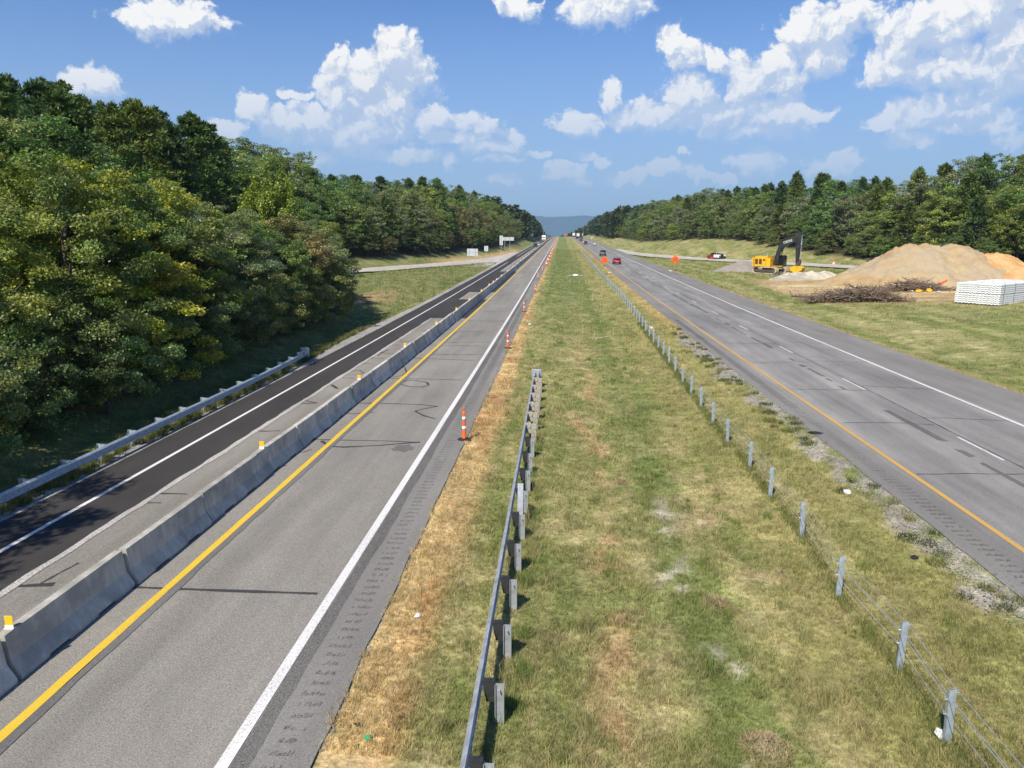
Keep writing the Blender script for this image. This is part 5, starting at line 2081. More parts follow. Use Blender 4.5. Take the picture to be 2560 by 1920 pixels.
def car(kind, paint_m, lab, loc, rz=0.0, group=None):
    """front towards +Y; kinds: sedan, hatch, suv"""
    L, Wd, H, belt = {'sedan': (4.7, 1.84, 1.45, .95), 'hatch': (4.2, 1.80, 1.46, .96), 'suv': (4.8, 1.92, 1.74, 1.10)}[kind]
    r = empty('car', loc, rz)
    tag(r, lab, 'car', group)
    hw = Wd / 2
    def sec(y, w, zt, zb=.24):
        return (y, [(-w * .86, zb), (w * .86, zb), (w, zb + .18), (w, zt - .16), (w * .92, zt), (-w * .92, zt), (-w, zt - .16), (-w, zb + .18)])
    b0 = -L / 2
    deck = belt + (.04 if kind == 'sedan' else .0)
    S = [sec(b0, hw * .88, belt - .10, .36), sec(b0 + .12, hw * .96, deck - .01, .28), sec(b0 + .9, hw, belt), sec(0, hw, belt), sec(L / 2 - 1.5, hw, belt - .04), sec(L / 2 - .5, hw * .97, belt - .18, .26), sec(L / 2 - .08, hw * .90, belt - .30, .28), sec(L / 2, hw * .82, belt - .38, .34)]
    loft(S).build('body', paint_m, r, None, True)
    # greenhouse: glass with a painted roof on top
    gr = {'sedan': (b0 + .75, b0 + 1.55, .55, L / 2 - 1.35), 'hatch': (b0 + .22, b0 + .75, .45, L / 2 - 1.3), 'suv': (b0 + .14, b0 + .5, .55, L / 2 - 1.35)}[kind]
    g0, g1, g2, g3 = gr
    def gsec(y, w, z):
        return (y, [(-w, belt - .03), (w, belt - .03), (w * (1 - .22 * (z - belt)), z), (-w * (1 - .22 * (z - belt)), z)])
    loft([gsec(g0, hw * .90, belt + .02), gsec(g1, hw * .91, H - .05), gsec(g2, hw * .91, H - .05), gsec(g3, hw * .88, belt + .01)]).build('windows', M_glass, r)
    rw = hw * .91 * (1 - .22 * (H - .05 - belt))
    rf = loft([(g1 - .10, [(-rw, H - .10), (rw, H - .10), (rw * .94, H - .05), (-rw * .94, H - .05)]), (g1 + .1, [(-rw * 1.01, H - .06), (rw * 1.01, H - .06), (rw * .93, H), (-rw * .93, H)]),
               (g2 - .1, [(-rw * 1.01, H - .06), (rw * 1.01, H - .06), (rw * .93, H), (-rw * .93, H)]), (g2 + .08, [(-rw, H - .10), (rw, H - .10), (rw * .94, H - .05), (-rw * .94, H - .05)])])
    rf.build('roof', paint_m, r, None, True)
    for s in (-1, 1):
        MB().box((s * hw * .70 - .17, b0 - .015, belt - .30), (s * hw * .70 + .17, b0 + .10, belt - .12), None, .02).build('tail_light', M_tail, r)
        MB().box((s * hw * .66 - .18, L / 2 - .14, .62), (s * hw * .66 + .18, L / 2 - .01, .76), None, .02).build('headlight', M_head, r)
        MB().box((s * (hw + .02) - .10, L / 2 - 1.75, belt), (s * (hw + .02) + .10, L / 2 - 1.60, belt + .14), None, .03).build('mirror', paint_m, r)
    MB().box((-.16, b0 - .022, belt - .40), (.16, b0 + .03, belt - .28)).build('licence_plate', M_plate, r)
    MB().box((-hw * .82, b0 - .03, .34), (hw * .82, b0 + .15, .50), None, .03).build('bumper', M_rubber, r)
    add_wheels(r, (-hw + .12, hw - .12), (-L / 2 + .92, L / 2 - .88), .33, WT)
    return r


def at_lane(x, y, dz=0.012):
    return (x, y, float(prof(y)) + dz)


def lane_y(px, py):
    return G(px, py).y


GA = 'cars driving away on the right carriageway'
car('sedan', M_red_v, 'low red car with dark windows in the near left lane', at_lane(13.15, lane_y(1539, 663)), 0, GA)
car('suv', M_grey_v, 'dark grey sport utility behind the orange diamond sign', at_lane(12.9, lane_y(1511, 641.5)), 0, GA)
car('hatch', M_white_v, 'white hatchback alone in the right lane', at_lane(16.9, lane_y(1485, 615)), 0, GA)


def lane_at(px, x):
    d = ray(px, 600)
    return x * d.y / d.x


car('suv', M_dark_v, 'black car at the tail of the left-lane queue', at_lane(13.0, 425), 0, GA)
car('hatch', M_white_v, 'white car just ahead of the black queue tail', at_lane(13.1, 462), 0, GA)
car('sedan', M_dark_v, 'dark car third in the left-lane queue', at_lane(13.0, 496), 0, GA)
car('sedan', M_grey_v, 'grey car fourth in the left-lane queue', at_lane(13.1, 540), 0, GA)
car('sedan', M_blue_v, 'navy car far up the left lane', at_lane(13.2, 640), 0, GA)
car('suv', M_blue_v, 'navy car close ahead of another navy car', at_lane(13.0, 668), 0, GA)
car('suv', M_dark_v, 'black car far up the right lane', at_lane(16.9, 660), 0, GA)
car('sedan', M_dark_v, 'small dark car beyond the black one in the right lane', at_lane(16.8, 720), 0, GA)
GB = 'vehicles coming down the dark lane'
car('suv', M_dark_v, 'dark car leading the oncoming traffic on the dark lane', at_lane(-11.9, lane_at(1339, -11.9)), math.pi, GB)
car('sedan', M_white_v, 'silver-white car following the dark oncoming car', at_lane(-11.6, lane_at(1346, -11.6)), math.pi, GB)


def semi(lab, loc, rz, group=None):
    """tractor with box trailer, front towards +Y"""
    r = empty('semi_truck', loc, rz)
    tag(r, lab, 'truck', group)
    MB().box((-1.28, -9.5, 1.15), (1.28, 3.6, 4.05), None, .04).build('trailer', M_white_v, r)
    mb = MB()
    mb.prism([(4.1, .7), (7.1, .7), (7.15, 1.5), (6.9, 2.0), (6.1, 2.2), (5.75, 3.0), (5.4, 3.8), (4.1, 3.9)], 'x', -1.18, 1.18)
    mb.build('cab', M_white_v, r)
    MB().box((-1.02, 5.80, 2.15), (1.02, 6.06, 2.95), None, .02).build('windscreen', M_glass, r)
    MB().box((-.80, 7.12, .95), (.80, 7.20, 1.6)).build('grille', M_chrome, r)
    MB().box((-1.2, 7.08, .45), (1.2, 7.28, .8), None, .03).build('bumper', M_chrome, r)
    MB().box((-.45, -9.3, .9), (.45, 6.5, 1.12)).build('chassis', M_rubber, r)
    MB().box((-1.2, -9.58, .55), (1.2, -9.5, .75)).build('rear_guard', M_rubber, r)
    wm = WTT
    for y in (-8.4, -7.1, 3.2, 4.5, 6.3):
        for x in (-1.05, 1.05):
            w = empty('wheel', (x, y, .5))
            w.parent = r
            w.rotation_euler = (0, R(90), 0)
            link('tyre', wm[0], w)
            link('rim', wm[1], w)
    return r


WTT = wheel_meshes(.5, .45)
semi('white truck with a tall white trailer coming down the dark lane', at_lane(-11.8, lane_at(1360, -11.8)), math.pi, GB)
semi('white box trailer truck far up the right carriageway', at_lane(16.2, 775), 0, GA)
semi('white truck small at the crest of the right carriageway', at_lane(13.2, 860), 0, GA)


def service_truck():
    g = G(1792, 650)
    yaw = math.atan2(ramp_r(g.y + 2) - ramp_r(g.y - 2), 4.0)
    r = empty('service_truck', (g.x, g.y, g.z + .03), -yaw + R(8))
    tag(r, 'red pickup with a white utility body driving up the right ramp', 'pickup truck')
    # the cab: front towards +Y
    mb = loft([(.1, [(-.98, .55), (.98, .55), (1.0, 1.2), (-1.0, 1.2)]), (2.0, [(-.98, .50), (.98, .50), (1.0, 1.2), (-1.0, 1.2)]), (3.1, [(-.97, .5), (.97, .5), (.97, 1.12), (-.97, 1.12)]), (3.35, [(-.93, .55), (.93, .55), (.90, .98), (-.90, .98)])])
    mb.build('cab', M_red_v, r)
    loft([(.12, [(-.92, 1.18), (.92, 1.18), (.80, 1.80), (-.80, 1.80)]), (1.35, [(-.92, 1.18), (.92, 1.18), (.80, 1.80), (-.80, 1.80)]), (2.0, [(-.92, 1.18), (.92, 1.18), (.88, 1.24), (-.88, 1.24)])]).build('windows', M_glass, r)
    MB().box((-.82, .15, 1.78), (.82, 1.4, 1.86), None, .03).build('roof', M_red_v, r)
    ub = MB()
    ub.box((-1.05, -2.45, .62), (-.55, .02, 1.42), None, .02).box((.55, -2.45, .62), (1.05, .02, 1.42), None, .02).box((-.55, -2.4, .62), (.55, .0, .78))
    ub.build('utility_body', M_white_v, r)
    for s in (-1, 1):
        for k in range(3):
            MB().box((s * 1.056 - .004, -2.38 + k * .8, .72), (s * 1.056 + .004, -1.66 + k * .8, 1.36)).build('locker_door', M_white_pl, r)
        MB().box((s * .9 - .08, -2.50, .95), (s * .9 + .08, -2.44, 1.15)).build('tail_light', M_tail, r)
        MB().box((s * .75 - .14, 3.32, .72), (s * .75 + .14, 3.38, .9)).build('headlight', M_head, r)
        MB().box((s * 1.08 - .1, 1.7, 1.2), (s * 1.08 + .1, 1.82, 1.45), None, .02).build('mirror', M_rubber, r)
    MB().box((-.98, -2.50, .55), (.98, -2.42, 1.0)).build('bumper', M_rubber, r)
    tk = MB()
    tk.box((-.5, -2.35, .8), (.5, -1.0, 1.55), None, .08).box((-.5, -.9, .8), (.5, -.1, 1.7), None, .05)
    tk.build('tank', M_rubber, r)
    rk = MB()
    for s in (-1, 1):
        for y in (-2.3, -1.2):
            rk.tube([(s * .98, y, 1.4), (s * .98, y, 2.05)], .035, 6)
        rk.tube([(s * .98, -2.4, 2.05), (s * .98, -1.0, 2.05)], .05, 6)
    rk.box((-1.0, -2.4, 2.03), (1.0, -1.1, 2.12))
    rk.build('ladder_rack', M_white_v, r)
    add_wheels(r, (-.86, .86), (-1.35, 2.35), .40, WT2)


service_truck()


# ------------------------------------------------------------------ excavator
def excavator():
    g = G(1925, 684)
    g.z = float(ground_z(g.x, g.y))
    r = empty('excavator', g)
    tag(r, 'yellow tracked excavator with a raised black boom beside the dirt pile', 'excavator')
    r.scale = (1.07, 1.07, 1.07)
    und = empty('undercarriage', (0, 0, 0))
    und.parent = r
    und.rotation_euler = (0, 0, R(-52))            # tracks point towards the right and the camera; local +X is forward
    for s in (-1, 1):
        # track loop
        L, Hh, w = 2.35, .56, .36
        loop = []
        for k in range(9):
            a = R(90 - 180 * k / 8)
            loop.append((L * .80 + Hh * math.cos(a), Hh + .03 + Hh * math.sin(a)))
        for k in range(9):
            a = R(-90 - 180 * k / 8)
            loop.append((-L * .80 + Hh * math.cos(a), Hh + .03 + Hh * math.sin(a)))
        inner = [(x * .90, (z - Hh - .03) * .76 + Hh + .03) for x, z in loop]
        mb = MB()
        n = len(loop)
        y0, y1 = s * 1.30 - w, s * 1.30 + w
        vs = [(x, y0, z) for x, z in loop] + [(x, y1, z) for x, z in loop] + [(x, y0, z) for x, z in inner] + [(x, y1, z) for x, z in inner]
        fs = []
        for i in range(n):
            j = (i + 1) % n
            fs += [(i, n + i, n + j, j), (2 * n + i, 2 * n + j, 3 * n + j, 3 * n + i), (i, j, 2 * n + j, 2 * n + i), (n + i, 3 * n + i, 3 * n + j, n + j)]
        mb.add(vs, fs)
        # shoes: raised bars across the belt
        per = []
        for i in range(n):
            a, b = Vector(loop[i]), Vector(loop[(i + 1) % n])
            m = max(1, int((b - a).length / .19))
            for q in range(m):
                p = a.lerp(b, (q + .5) / m)
                t = (b - a).normalized()
                nn = Vector((-t.y, t.x))
                if nn.dot(p - Vector((p.x if abs(p.x) < L * .8 else math.copysign(L * .8, p.x), Hh + .03))) < 0:
                    nn = -nn
                c = [p - t * .03, p + t * .03, p + t * .02 + nn * .045, p - t * .02 + nn * .045]
                mb.prism([(v.x, v.y) for v in c], 'y', y0 + .01, y1 - .01)
        mb.build('track', M_exc_t, und)
        fr = MB()
        fr.box((-L * .72, s * 1.30 - .2, .30), (L * .72, s * 1.30 + .2, .72), None, .05)
        for x in (-L * .80, L * .80):
            fr.tube([(x, s * 1.30 - .26, Hh + .03), (x, s * 1.30 + .26, Hh + .03)], .34, 16)
        for k in range(6):
            fr.tube([(-1.4 + k * .56, s * 1.3 - .25, .24), (-1.4 + k * .56, s * 1.3 + .25, .24)], .11, 10)
        fr.build('track_frame', M_dust, und)
    MB().box((-.9, -1.05, .42), (.9, 1.05, .98), None, .08).lathe([(.75, .95), (.75, 1.2)], 24).build('car_body', M_exc_k, und)

    up = empty('upper_house', (0, 0, 1.18))
    up.parent = r
    up.rotation_euler = (0, 0, R(-38))             # local +X: the way the boom points; +Y: away from the camera
    # engine house on the near side with a rounded counterweight at the back
    hb = MB()
    hb.prism([(-2.35, -1.35), (-2.15, -1.5), (.55, -1.5), (.55, -.45), (.30, -.42), (.30, .55), (-2.2, 1.5), (-2.5, 1.1), (-2.55, -.9)], 'z', .05, 1.42)
    hb.prism([(-2.25, -1.30), (-2.05, -1.44), (.05, -1.44), (.05, 1.2), (-2.1, 1.4), (-2.4, 1.0), (-2.45, -.85)], 'z', 1.422, 1.74)
    hb.build('engine_house', M_exc_y, up)
    cw = MB()
    cw.prism([(-2.85, -.8), (-2.62, -1.46), (-2.38, -1.52), (-2.38, 1.52), (-2.62, 1.46), (-2.85, .8)], 'z', .10, 1.55)
    cw.build('counterweight', M_exc_y, up)
    for x0 in (-2.10, -1.42):
        MB().box((x0, -1.515, .42), (x0 + .52, -1.502, 1.30)).build('vent_grille', M_vent, up)
    MB().box((-.95, -1.512, .30), (-.90, -1.502, 1.30)).box((-.2, -1.512, .30), (-.16, -1.502, 1.30)).build('door_seam', M_exc_k, up)
    MB().box((-.74, -1.515, 1.0), (-.32, -1.503, 1.24)).build('model_plate', M_exc_k, up)
    MB().tube([(-.25, -.9, 1.70), (-.25, -.9, 1.95), (-.22, -.9, 2.35)], [.10, .10, .12], 10).build('exhaust', M_galv, up)
    MB().tube([(-2.0, -1.3, 1.74), (-2.0, -1.3, 2.0), (-.8, -1.3, 2.0), (-.8, -1.3, 1.74)], .02, 5).build('handrail', M_exc_k, up)
    cab = MB()
    # cab posts, floor and roof around the glass (far side, in front)
    x0, x1, y0, y1, z0, z1 = .42, 2.15, .42, 1.45, .05, 1.78
    cab.box((x0, y0, z1), (x1 - .15, y1, z1 + .12), None, .03).box((x0, y0, z0), (x1, y1, z0 + .18), None, .02)
    for (x, y) in ((x0, y0), (x0, y1 - .07), (x1 - .07, y0), (x1 - .07, y1 - .07), (1.2, y0)):
        cab.box((x, y, z0), (x + .07, y + .07, z1 + .01))
    cab.build('cab', M_exc_k, up)
    MB().box((x0 + .03, y0 + .02, z0 + .19), (x1 - .02, y1 - .02, z1)).build('cab_glass', M_glass, up)
    MB().box((.75, .75, .2), (1.3, 1.15, .95), None, .05).build('seat', M_rubber, up)
    MB().box((.42, -.5, .05), (2.1, .40, .16)).build('deck', M_exc_y, up)
    # boom: side outline (x, z), bent
    bo = MB()
    bo.prism([(.55, .45), (.85, .25), (1.15, .55), (1.62, 2.3), (2.35, 3.35), (4.35, 4.35), (4.65, 4.6), (4.50, 4.85), (4.2, 4.95), (2.1, 4.35), (1.55, 3.9), (.95, 2.3)], 'y', -.28, .14)
    bo.build('boom', M_exc_k, up)
    M_ = Matrix.Translation((2.86, -.295, 4.18)) @ Matrix.Rotation(R(17), 4, 'Y').inverted() @ Matrix.Rotation(R(90), 4, 'X')
    text_mesh('lettering', 'DEERE', .55, M_white_pl, up, M_)
    for s in (-.44, .30):
        c = MB()
        c.tube([(1.35, s, .35), (1.55, s, 1.5)], .13, 10)
        c.tube([(1.55, s, 1.5), (1.95, s, 3.3)], .07, 8)
        c.build('boom_cylinder', M_exc_k, up)
    c = MB()
    c.tube([(1.75, -.07, 4.35), (3.3, -.07, 5.15)], .12, 10)
    c.tube([(3.3, -.07, 5.15), (4.55, -.07, 5.72)], .06, 8)
    c.build('arm_cylinder', M_exc_k, up)
    hs = MB()
    hs.tube([(1.0, -.33, 2.5), (1.5, -.33, 4.0), (2.1, -.33, 4.5), (4.0, -.33, 5.0), (4.5, -.33, 4.6)], .03, 5)
    hs.tube([(4.5, -.33, 4.0), (3.9, -.33, 3.6), (4.4, -.33, 3.1)], .03, 5)
    hs.build('hose', M_rubber, up)
    # arm hanging almost straight down
    ar = MB()
    ar.prism([(4.45, 5.80), (4.95, 5.75), (5.10, 4.9), (4.95, 3.3), (4.72, .45), (4.35, .45), (4.20, 3.0), (4.15, 4.5)], 'y', -.26, .12)
    ar.build('arm', M_exc_k, up)
    c = MB()
    c.tube([(5.02, -.07, 5.2), (5.05, -.07, 3.6)], .12, 10)
    c.tube([(5.05, -.07, 3.6), (4.98, -.07, 1.2)], .06, 8)
    c.build('bucket_cylinder', M_galv, up)
    lk = MB()
    lk.tube([(4.98, -.3, 1.2), (4.98, .16, 1.2)], .10, 10)
    lk.prism([(4.35, .55), (5.1, 1.25), (5.2, 1.1), (5.0, .2), (4.6, .1)], 'y', -.30, -.20).prism([(4.35, .55), (5.1, 1.25), (5.2, 1.1), (5.0, .2), (4.6, .1)], 'y', .06, .16)
    lk.build('bucket_link', M_dust, up)
    bk = MB()
    sh = [(3.7, -.05), (4.2, .22), (5.1, .20), (5.65, -.10), (5.55, -.5), (4.9, -.80), (4.3, -.80), (3.7, -.52)]
    bk.prism(sh, 'y', -.85, -.78).prism(sh, 'y', .62, .69)
    for i in range(2, 7):
        a, b = Vector(sh[i]), Vector(sh[i + 1])
        n = Vector((a.y - b.y, b.x - a.x)).normalized() * .06
        bk.prism([tuple(a), tuple(b), tuple(b + n), tuple(a + n)], 'y', -.779, .619)
    bk.prism([(4.35, .20), (5.0, .16), (5.0, -.1), (4.35, -.1)], 'y', -.45, .30)
    bk.build('bucket', M_exc_y, up)
    for k in range(5):
        y = -.72 + k * .33
        MB().prism([(3.70, -.52), (3.82, -.42), (3.50, -.22)], 'y', y - .05, y + .05).build('tooth', M_dust, up)
    return r


excavator()


# ------------------------------------------------------------------ stockpiles
def heap(name, lab, cat, base, size, peaks, mat, res=.35, rough=.25, seed=0):
    """mound as a height field: the highest of several cones of loose material, roughened"""
    (x0, x1), (y0, y1) = size
    gx = np.arange(x0, x1 + res, res)
    gy = np.arange(y0, y1 + res, res)
    X, Y = np.meshgrid(gx, gy)
    wx = X + 1.2 * (fbm(X * .35, Y * .35, seed) - .5)
    wy = Y + 1.2 * (fbm(X * .35, Y * .35, seed + 7) - .5)
    H = np.full(X.shape, -1.0)
    for (px, py, h, sl) in peaks:
        d = np.hypot(wx - px, wy - py)
        c = h - sl * np.sqrt(d * d + (.35 * h) ** 2) + sl * .35 * h
        k = .28
        H = np.log(np.exp(np.clip(H / k, -40, 40)) + np.exp(np.clip(c / k, -40, 40))) * k
    H = H + rough * 1.5 * (fbm(X * .55 + 0.3 * Y, Y * .3, seed + 11, 3) - .5) * sstep(H, 0, 1.5) + rough * (fbm(X * .9, Y * .9, seed + 3) - .5) * 2 * sstep(H, 0, 1) + 1.1 * rough * (fbm(X * 2.2, Y * 2.2, seed + 5) - .5) * sstep(H, .0, .4)
    gz = ground_z(X + base.x, Y + base.y)
    Z = gz + np.maximum(H, -.25)
    V = np.stack([X.ravel(), Y.ravel(), Z.ravel()], 1)
    idx = np.arange(X.size).reshape(X.shape)
    Q = np.stack([idx[:-1, :-1].ravel(), idx[:-1, 1:].ravel(), idx[1:, 1:].ravel(), idx[1:, :-1].ravel()], 1)
    hv = H.ravel()
    Q = Q[(hv[Q] > -.24).any(1)]
    o = link(name, mesh_np(name, V, Q, mat, None, False), None, (base.x, base.y, 0))
    tag(o, lab, cat)
    return o


def peaks_from_photo(lst, dist_y, base, slope):
    """(px, py) summits of the photograph standing at range dist_y"""
    out = []
    for (px, py, dy, sl) in lst:
        d = ray(px, py)
        t = (dist_y + dy) / d.y
        x, y, z = d.x * t, d.y * t, CAM_H + d.z * t
        out.append((x - base.x, y - base.y, z - float(ground_z(x, y)), sl))
    return out


D0 = G(2250, 716)
base = Vector((D0.x, D0.y + 8, 0))
heap('dirt_mound', 'large tan dirt mound with a double summit behind the white beams', 'dirt mound', base, ((-20, 20), (-14, 14)),
     peaks_from_photo([(2281, 610, 0, .62), (2318, 612, .5, .60), (2350, 617, 1, .60), (2385, 610, 0, .62), (2420, 629, 0, .55), (2230, 645, 0, .5), (2190, 664, -1, .45), (2150, 675, -1.5, .4), (2330, 668, -4.5, .5), (2420, 668, -4, .5)], base.y, base, .6),
     M_dirt, .26, .42, 3)
base2 = Vector((G(2480, 716).x, base.y - 1.5, 0))
heap('clay_mound', 'orange clay mound joining the tan dirt mound on the right', 'dirt mound', base2, ((-11, 13), (-9, 9)),
     peaks_from_photo([(2474, 631, 0, .58), (2505, 640, 0, .6), (2445, 662, -2, .5), (2535, 668, 0, .6), (2480, 668, -3, .5)], base2.y, base2, .6), M_clay, .26, .38, 8)
g = G(1850, 679)
base3 = Vector((g.x, g.y + 2.5, 0))
heap('gravel_pile', 'low grey heap of crushed stone left of the excavator', 'gravel pile', base3, ((-8, 8), (-5, 6)),
     peaks_from_photo([(1850, 652, 0, .50), (1872, 656, .5, .5), (1815, 668, 0, .35), (1895, 661, 1, .5)], base3.y, base3, .5), M_gpile, .28, .10, 12)
g = G(1985, 702)
base4 = Vector((g.x + .5, g.y + 3.5, 0))
heap('rock_pile', 'low pale heap of broken rock in front of the excavator', 'rock pile', base4, ((-9, 11), (-6, 6)),
     peaks_from_photo([(1990, 679, 0, .5), (1968, 684, -.8, .5), (2030, 677, 1, .45), (2070, 678, 1.5, .45), (1945, 692, -1, .4), (2010, 686, -1.5, .5)], base4.y, base4, .5), M_rock, .22, .28, 21)
# lumps of rock and dark asphalt lying on the toe of the rock heap
mb = MB()
random.seed(5)


def lump(r, loc):
    vs = []
    for (x, y, z) in ((1, 0, 0), (.4, .8, .1), (-.6, .7, 0), (-1, -.1, .1), (-.3, -.8, 0), (.6, -.7, 0), (.35, .3, .7), (-.45, .2, .65), (-.1, -.45, .75)):
        vs.append((loc[0] + x * r * random.uniform(.7, 1.2), loc[1] + y * r * random.uniform(.7, 1.2), loc[2] + z * r * random.uniform(.7, 1.2)))
    return vs, [(0, 1, 6), (1, 2, 7), (1, 7, 6), (2, 3, 7), (3, 4, 8), (3, 8, 7), (4, 5, 8), (5, 0, 6), (5, 6, 8), (6, 7, 8), (0, 5, 4, 3, 2, 1)]


for i, (px, py) in enumerate(((1938, 690), (1945, 688), (1952, 687), (1960, 684), (1948, 691), (1968, 681), (1978, 683), (1942, 686))):
    g = G(px, py)
    m = MB()
    v, f = lump(random.uniform(.30, .55), (0, 0, 0))
    m.add(v, f)
    o = m.build('asphalt_chunk', M_dust, None, (g.x, g.y, g.z + .25))
    tag(o, 'dark broken slab lying on the left toe of the pale rock heap', 'rubble', 'dark slabs at the toe of the rock heap')


# ------------------------------------------------------------------ brush piles and log
def brush(name, lab, c, L, W, H, n, seed):
    random.seed(seed)
    mb = MB()
    for i in range(n):
        t = random.gauss(0, .30)
        t = max(-.5, min(.5, t))
        hh = H * max(.12, 1 - (abs(t) * 1.9) ** 1.6)
        p = Vector((t * L, random.uniform(-.5, .5) * W, random.uniform(.02, .85) * hh))
        a = random.gauss(0, .75) + (math.pi if random.random() < .5 else 0)
        d = Vector((math.cos(a), math.sin(a) * .8, random.uniform(-.35, .55)))
        ln = random.uniform(.5, 2.1)
        pts = [p]
        for k in range(4):
            d = (d + Vector((random.uniform(-.35, .35), random.uniform(-.35, .35), random.uniform(-.3, .25)))).normalized()
            q = pts[-1] + d * ln / 4
            q.z = max(.03, q.z)
            pts.append(q)
        r0 = random.choice((.014, .020, .026, .035, .06, .09))
        mb.tube(pts, [r0, r0 * .85, r0 * .65, r0 * .45, r0 * .2], 5, False)
        if r0 > .02:
            for k in (1, 2, 3):
                e = pts[k] + Vector((random.uniform(-.6, .6), random.uniform(-.5, .5), random.uniform(-.1, .5)))
                e.z = max(.03, e.z)
                mb.tube([pts[k], e], [r0 * .5, r0 * .12], 4, False)
    c = Vector((c.x, c.y, float(ground_z(c.x, c.y))))
    o = mb.build(name, M_branch, None, c)
    tag(o, lab, 'brush pile')
    return o


a, b = G(2035, 752), G(2272, 760)
brush('brush_pile', 'long heap of dry brown branches on the mown slope', a.lerp(b, .5) + Vector((0, .8, 0)), (b - a).length * 1.05, 2.6, 1.75, 900, 3)
a2, b2 = G(2190, 726), G(2385, 733)
brush('brush_pile', 'smaller tangle of dry branches behind the litter by the white beams', a2.lerp(b2, .5) + Vector((0, .8, 0)), (b2 - a2).length, 2.4, 1.5, 420, 9)
g, h = G(1972, 741), G(2065, 752)
mb = MB()
p0, p1 = Vector((g.x, g.y, g.z)), Vector((h.x, h.y, h.z))
dv = (p1 - p0)
mb.tube([Vector((0, 0, .75)), Vector((.25, 0, .38)), dv * .15 + Vector((0, 0, .25)), dv * .5 + Vector((0, 0, .32)), dv * 1.1 + Vector((0, 0, .45))], [.07, .13, .2, .19, .15], 8)
mb.tube([dv * .3 + Vector((0, 0, .3)), dv * .55 + Vector((.2, -.5, .5))], [.08, .03], 6)
tag(mb.build('log', M_branch2, None, p0), 'long fallen log sticking out of the near brush heap', 'log')
g = G(2085, 742)
mb = MB().tube([(0, 0, .9), (1.2, -.1, .75), (2.6, .1, .5), (4.2, 0, .35)], [.13, .15, .12, .06], 8)
tag(mb.build('log', M_branch2, None, (g.x, g.y, g.z)), 'pale crooked trunk lying across the middle of the near brush heap', 'log')


# ------------------------------------------------------------------ bundles of white guard beams
def beam_bundle(layers, nw, L, H, W):
    """nested corrugated beams: a block whose long sides and ends show the layers"""
    mb = MB()
    h = H / layers
    w = W / nw
    for k in range(layers):
        z = k * h
        for q in range(nw):
            x0 = q * w
            lo = [(x0, z), (x0 + w * .26, z), (x0 + w * .38, z + h * .30), (x0 + w * .62, z + h * .30), (x0 + w * .74, z), (x0 + w - .008, z)]
            out = lo + [(x, zz + h * .70) for x, zz in reversed(lo)]
            mb.prism(out, 'y', random.uniform(-.04, .04), L)
    return mb.mesh('beams', M_beam_w)


bun = [beam_bundle(5, 3, 10.5, 1.04, 1.10) for _ in range(2)]
sb = MB()
sb.box((-.012, 0, .0), (0.0, .07, 1.045)).box((1.10, 0, 0), (1.112, .07, 1.045)).box((-.012, 0, 1.045), (1.112, .07, 1.056))
straps = sb.mesh('strap', M_strap)
g = G(2497, 766)
ang = R(-48)        # beams run to the right and slightly away
for row in range(4):
    for lvl in range(2):
        nrm = Vector((-math.cos(ang + R(90)) * 0, 0, 0))
        ax = Vector((math.cos(R(90) + ang), math.sin(R(90) + ang), 0))     # along the beams
        sd = Vector((-ax.y, ax.x, 0))                                        # towards the back rows
        p = Vector((g.x, g.y, 0)) + sd * (1.15 * row + 1.10) + ax * (.25 * row + (.0 if lvl == 0 else .12))
        p.z = float(ground_z(p.x + 2, p.y + 1)) + .06 + lvl * 1.09
        r = empty('beam_bundle', p, ang)
        r.rotation_euler = (0, 0, ang)
        nm = ('front', 'second', 'third', 'rearmost')[row]
        tag(r, 'strapped bundle of white guard beams, %s of the %s stack' % ('top' if lvl else 'bottom', nm), 'beam bundle', 'stacked bundles of white guard beams')
        link('beams', bun[(row + lvl) % 2], r)
        for q in (.9, 3.7, 6.6, 9.3):
            link('strap', straps, r, (0, q, 0))


# ------------------------------------------------------------------ stakes, survey target, litter
def stake(px, py, h, lab):
    g = G(px, py)
    mb = MB()
    mb.box((-.018, -.010, -.15), (.018, .010, h))
    o = mb.build('survey_stake', M_stake, None, g)
    o.rotation_euler = (random.uniform(-.08, .08), random.uniform(-.12, .12), random.uniform(0, 3))
    tag(o, lab, 'stake', 'survey stakes in the median')


for px, py, h, lab in ((1424.5, 711, .75, 'leftmost wooden stake below the white cloth'), (1447, 714, .7, 'middle wooden stake below the white cloth'), (1464, 710, .8, 'rightmost wooden stake below the white cloth'),
                       (1433, 749, .85, 'short wooden stake left of a pair in mid median'), (1482, 754, 1.0, 'tall leaning wooden stake at mid median'), (1458, 835, .8, 'dark thin stake left of the lying board'),
                       (1532, 842, .7, 'stake at the right end of the lying board'), (1486, 845, .5, 'dark short stake at the left end of the lying board')):
    stake(px, py, h, lab)
a, b = G(1490, 848), G(1527, 841)
mb = MB().box((0, -.07, .02), ((b - a).length, .07, .07))
o = mb.build('board', M_stake, None, a)
o.rotation_euler = (0, 0, math.atan2(b.y - a.y, b.x - a.x))
tag(o, 'pale board lying in the grass between two stakes', 'board')


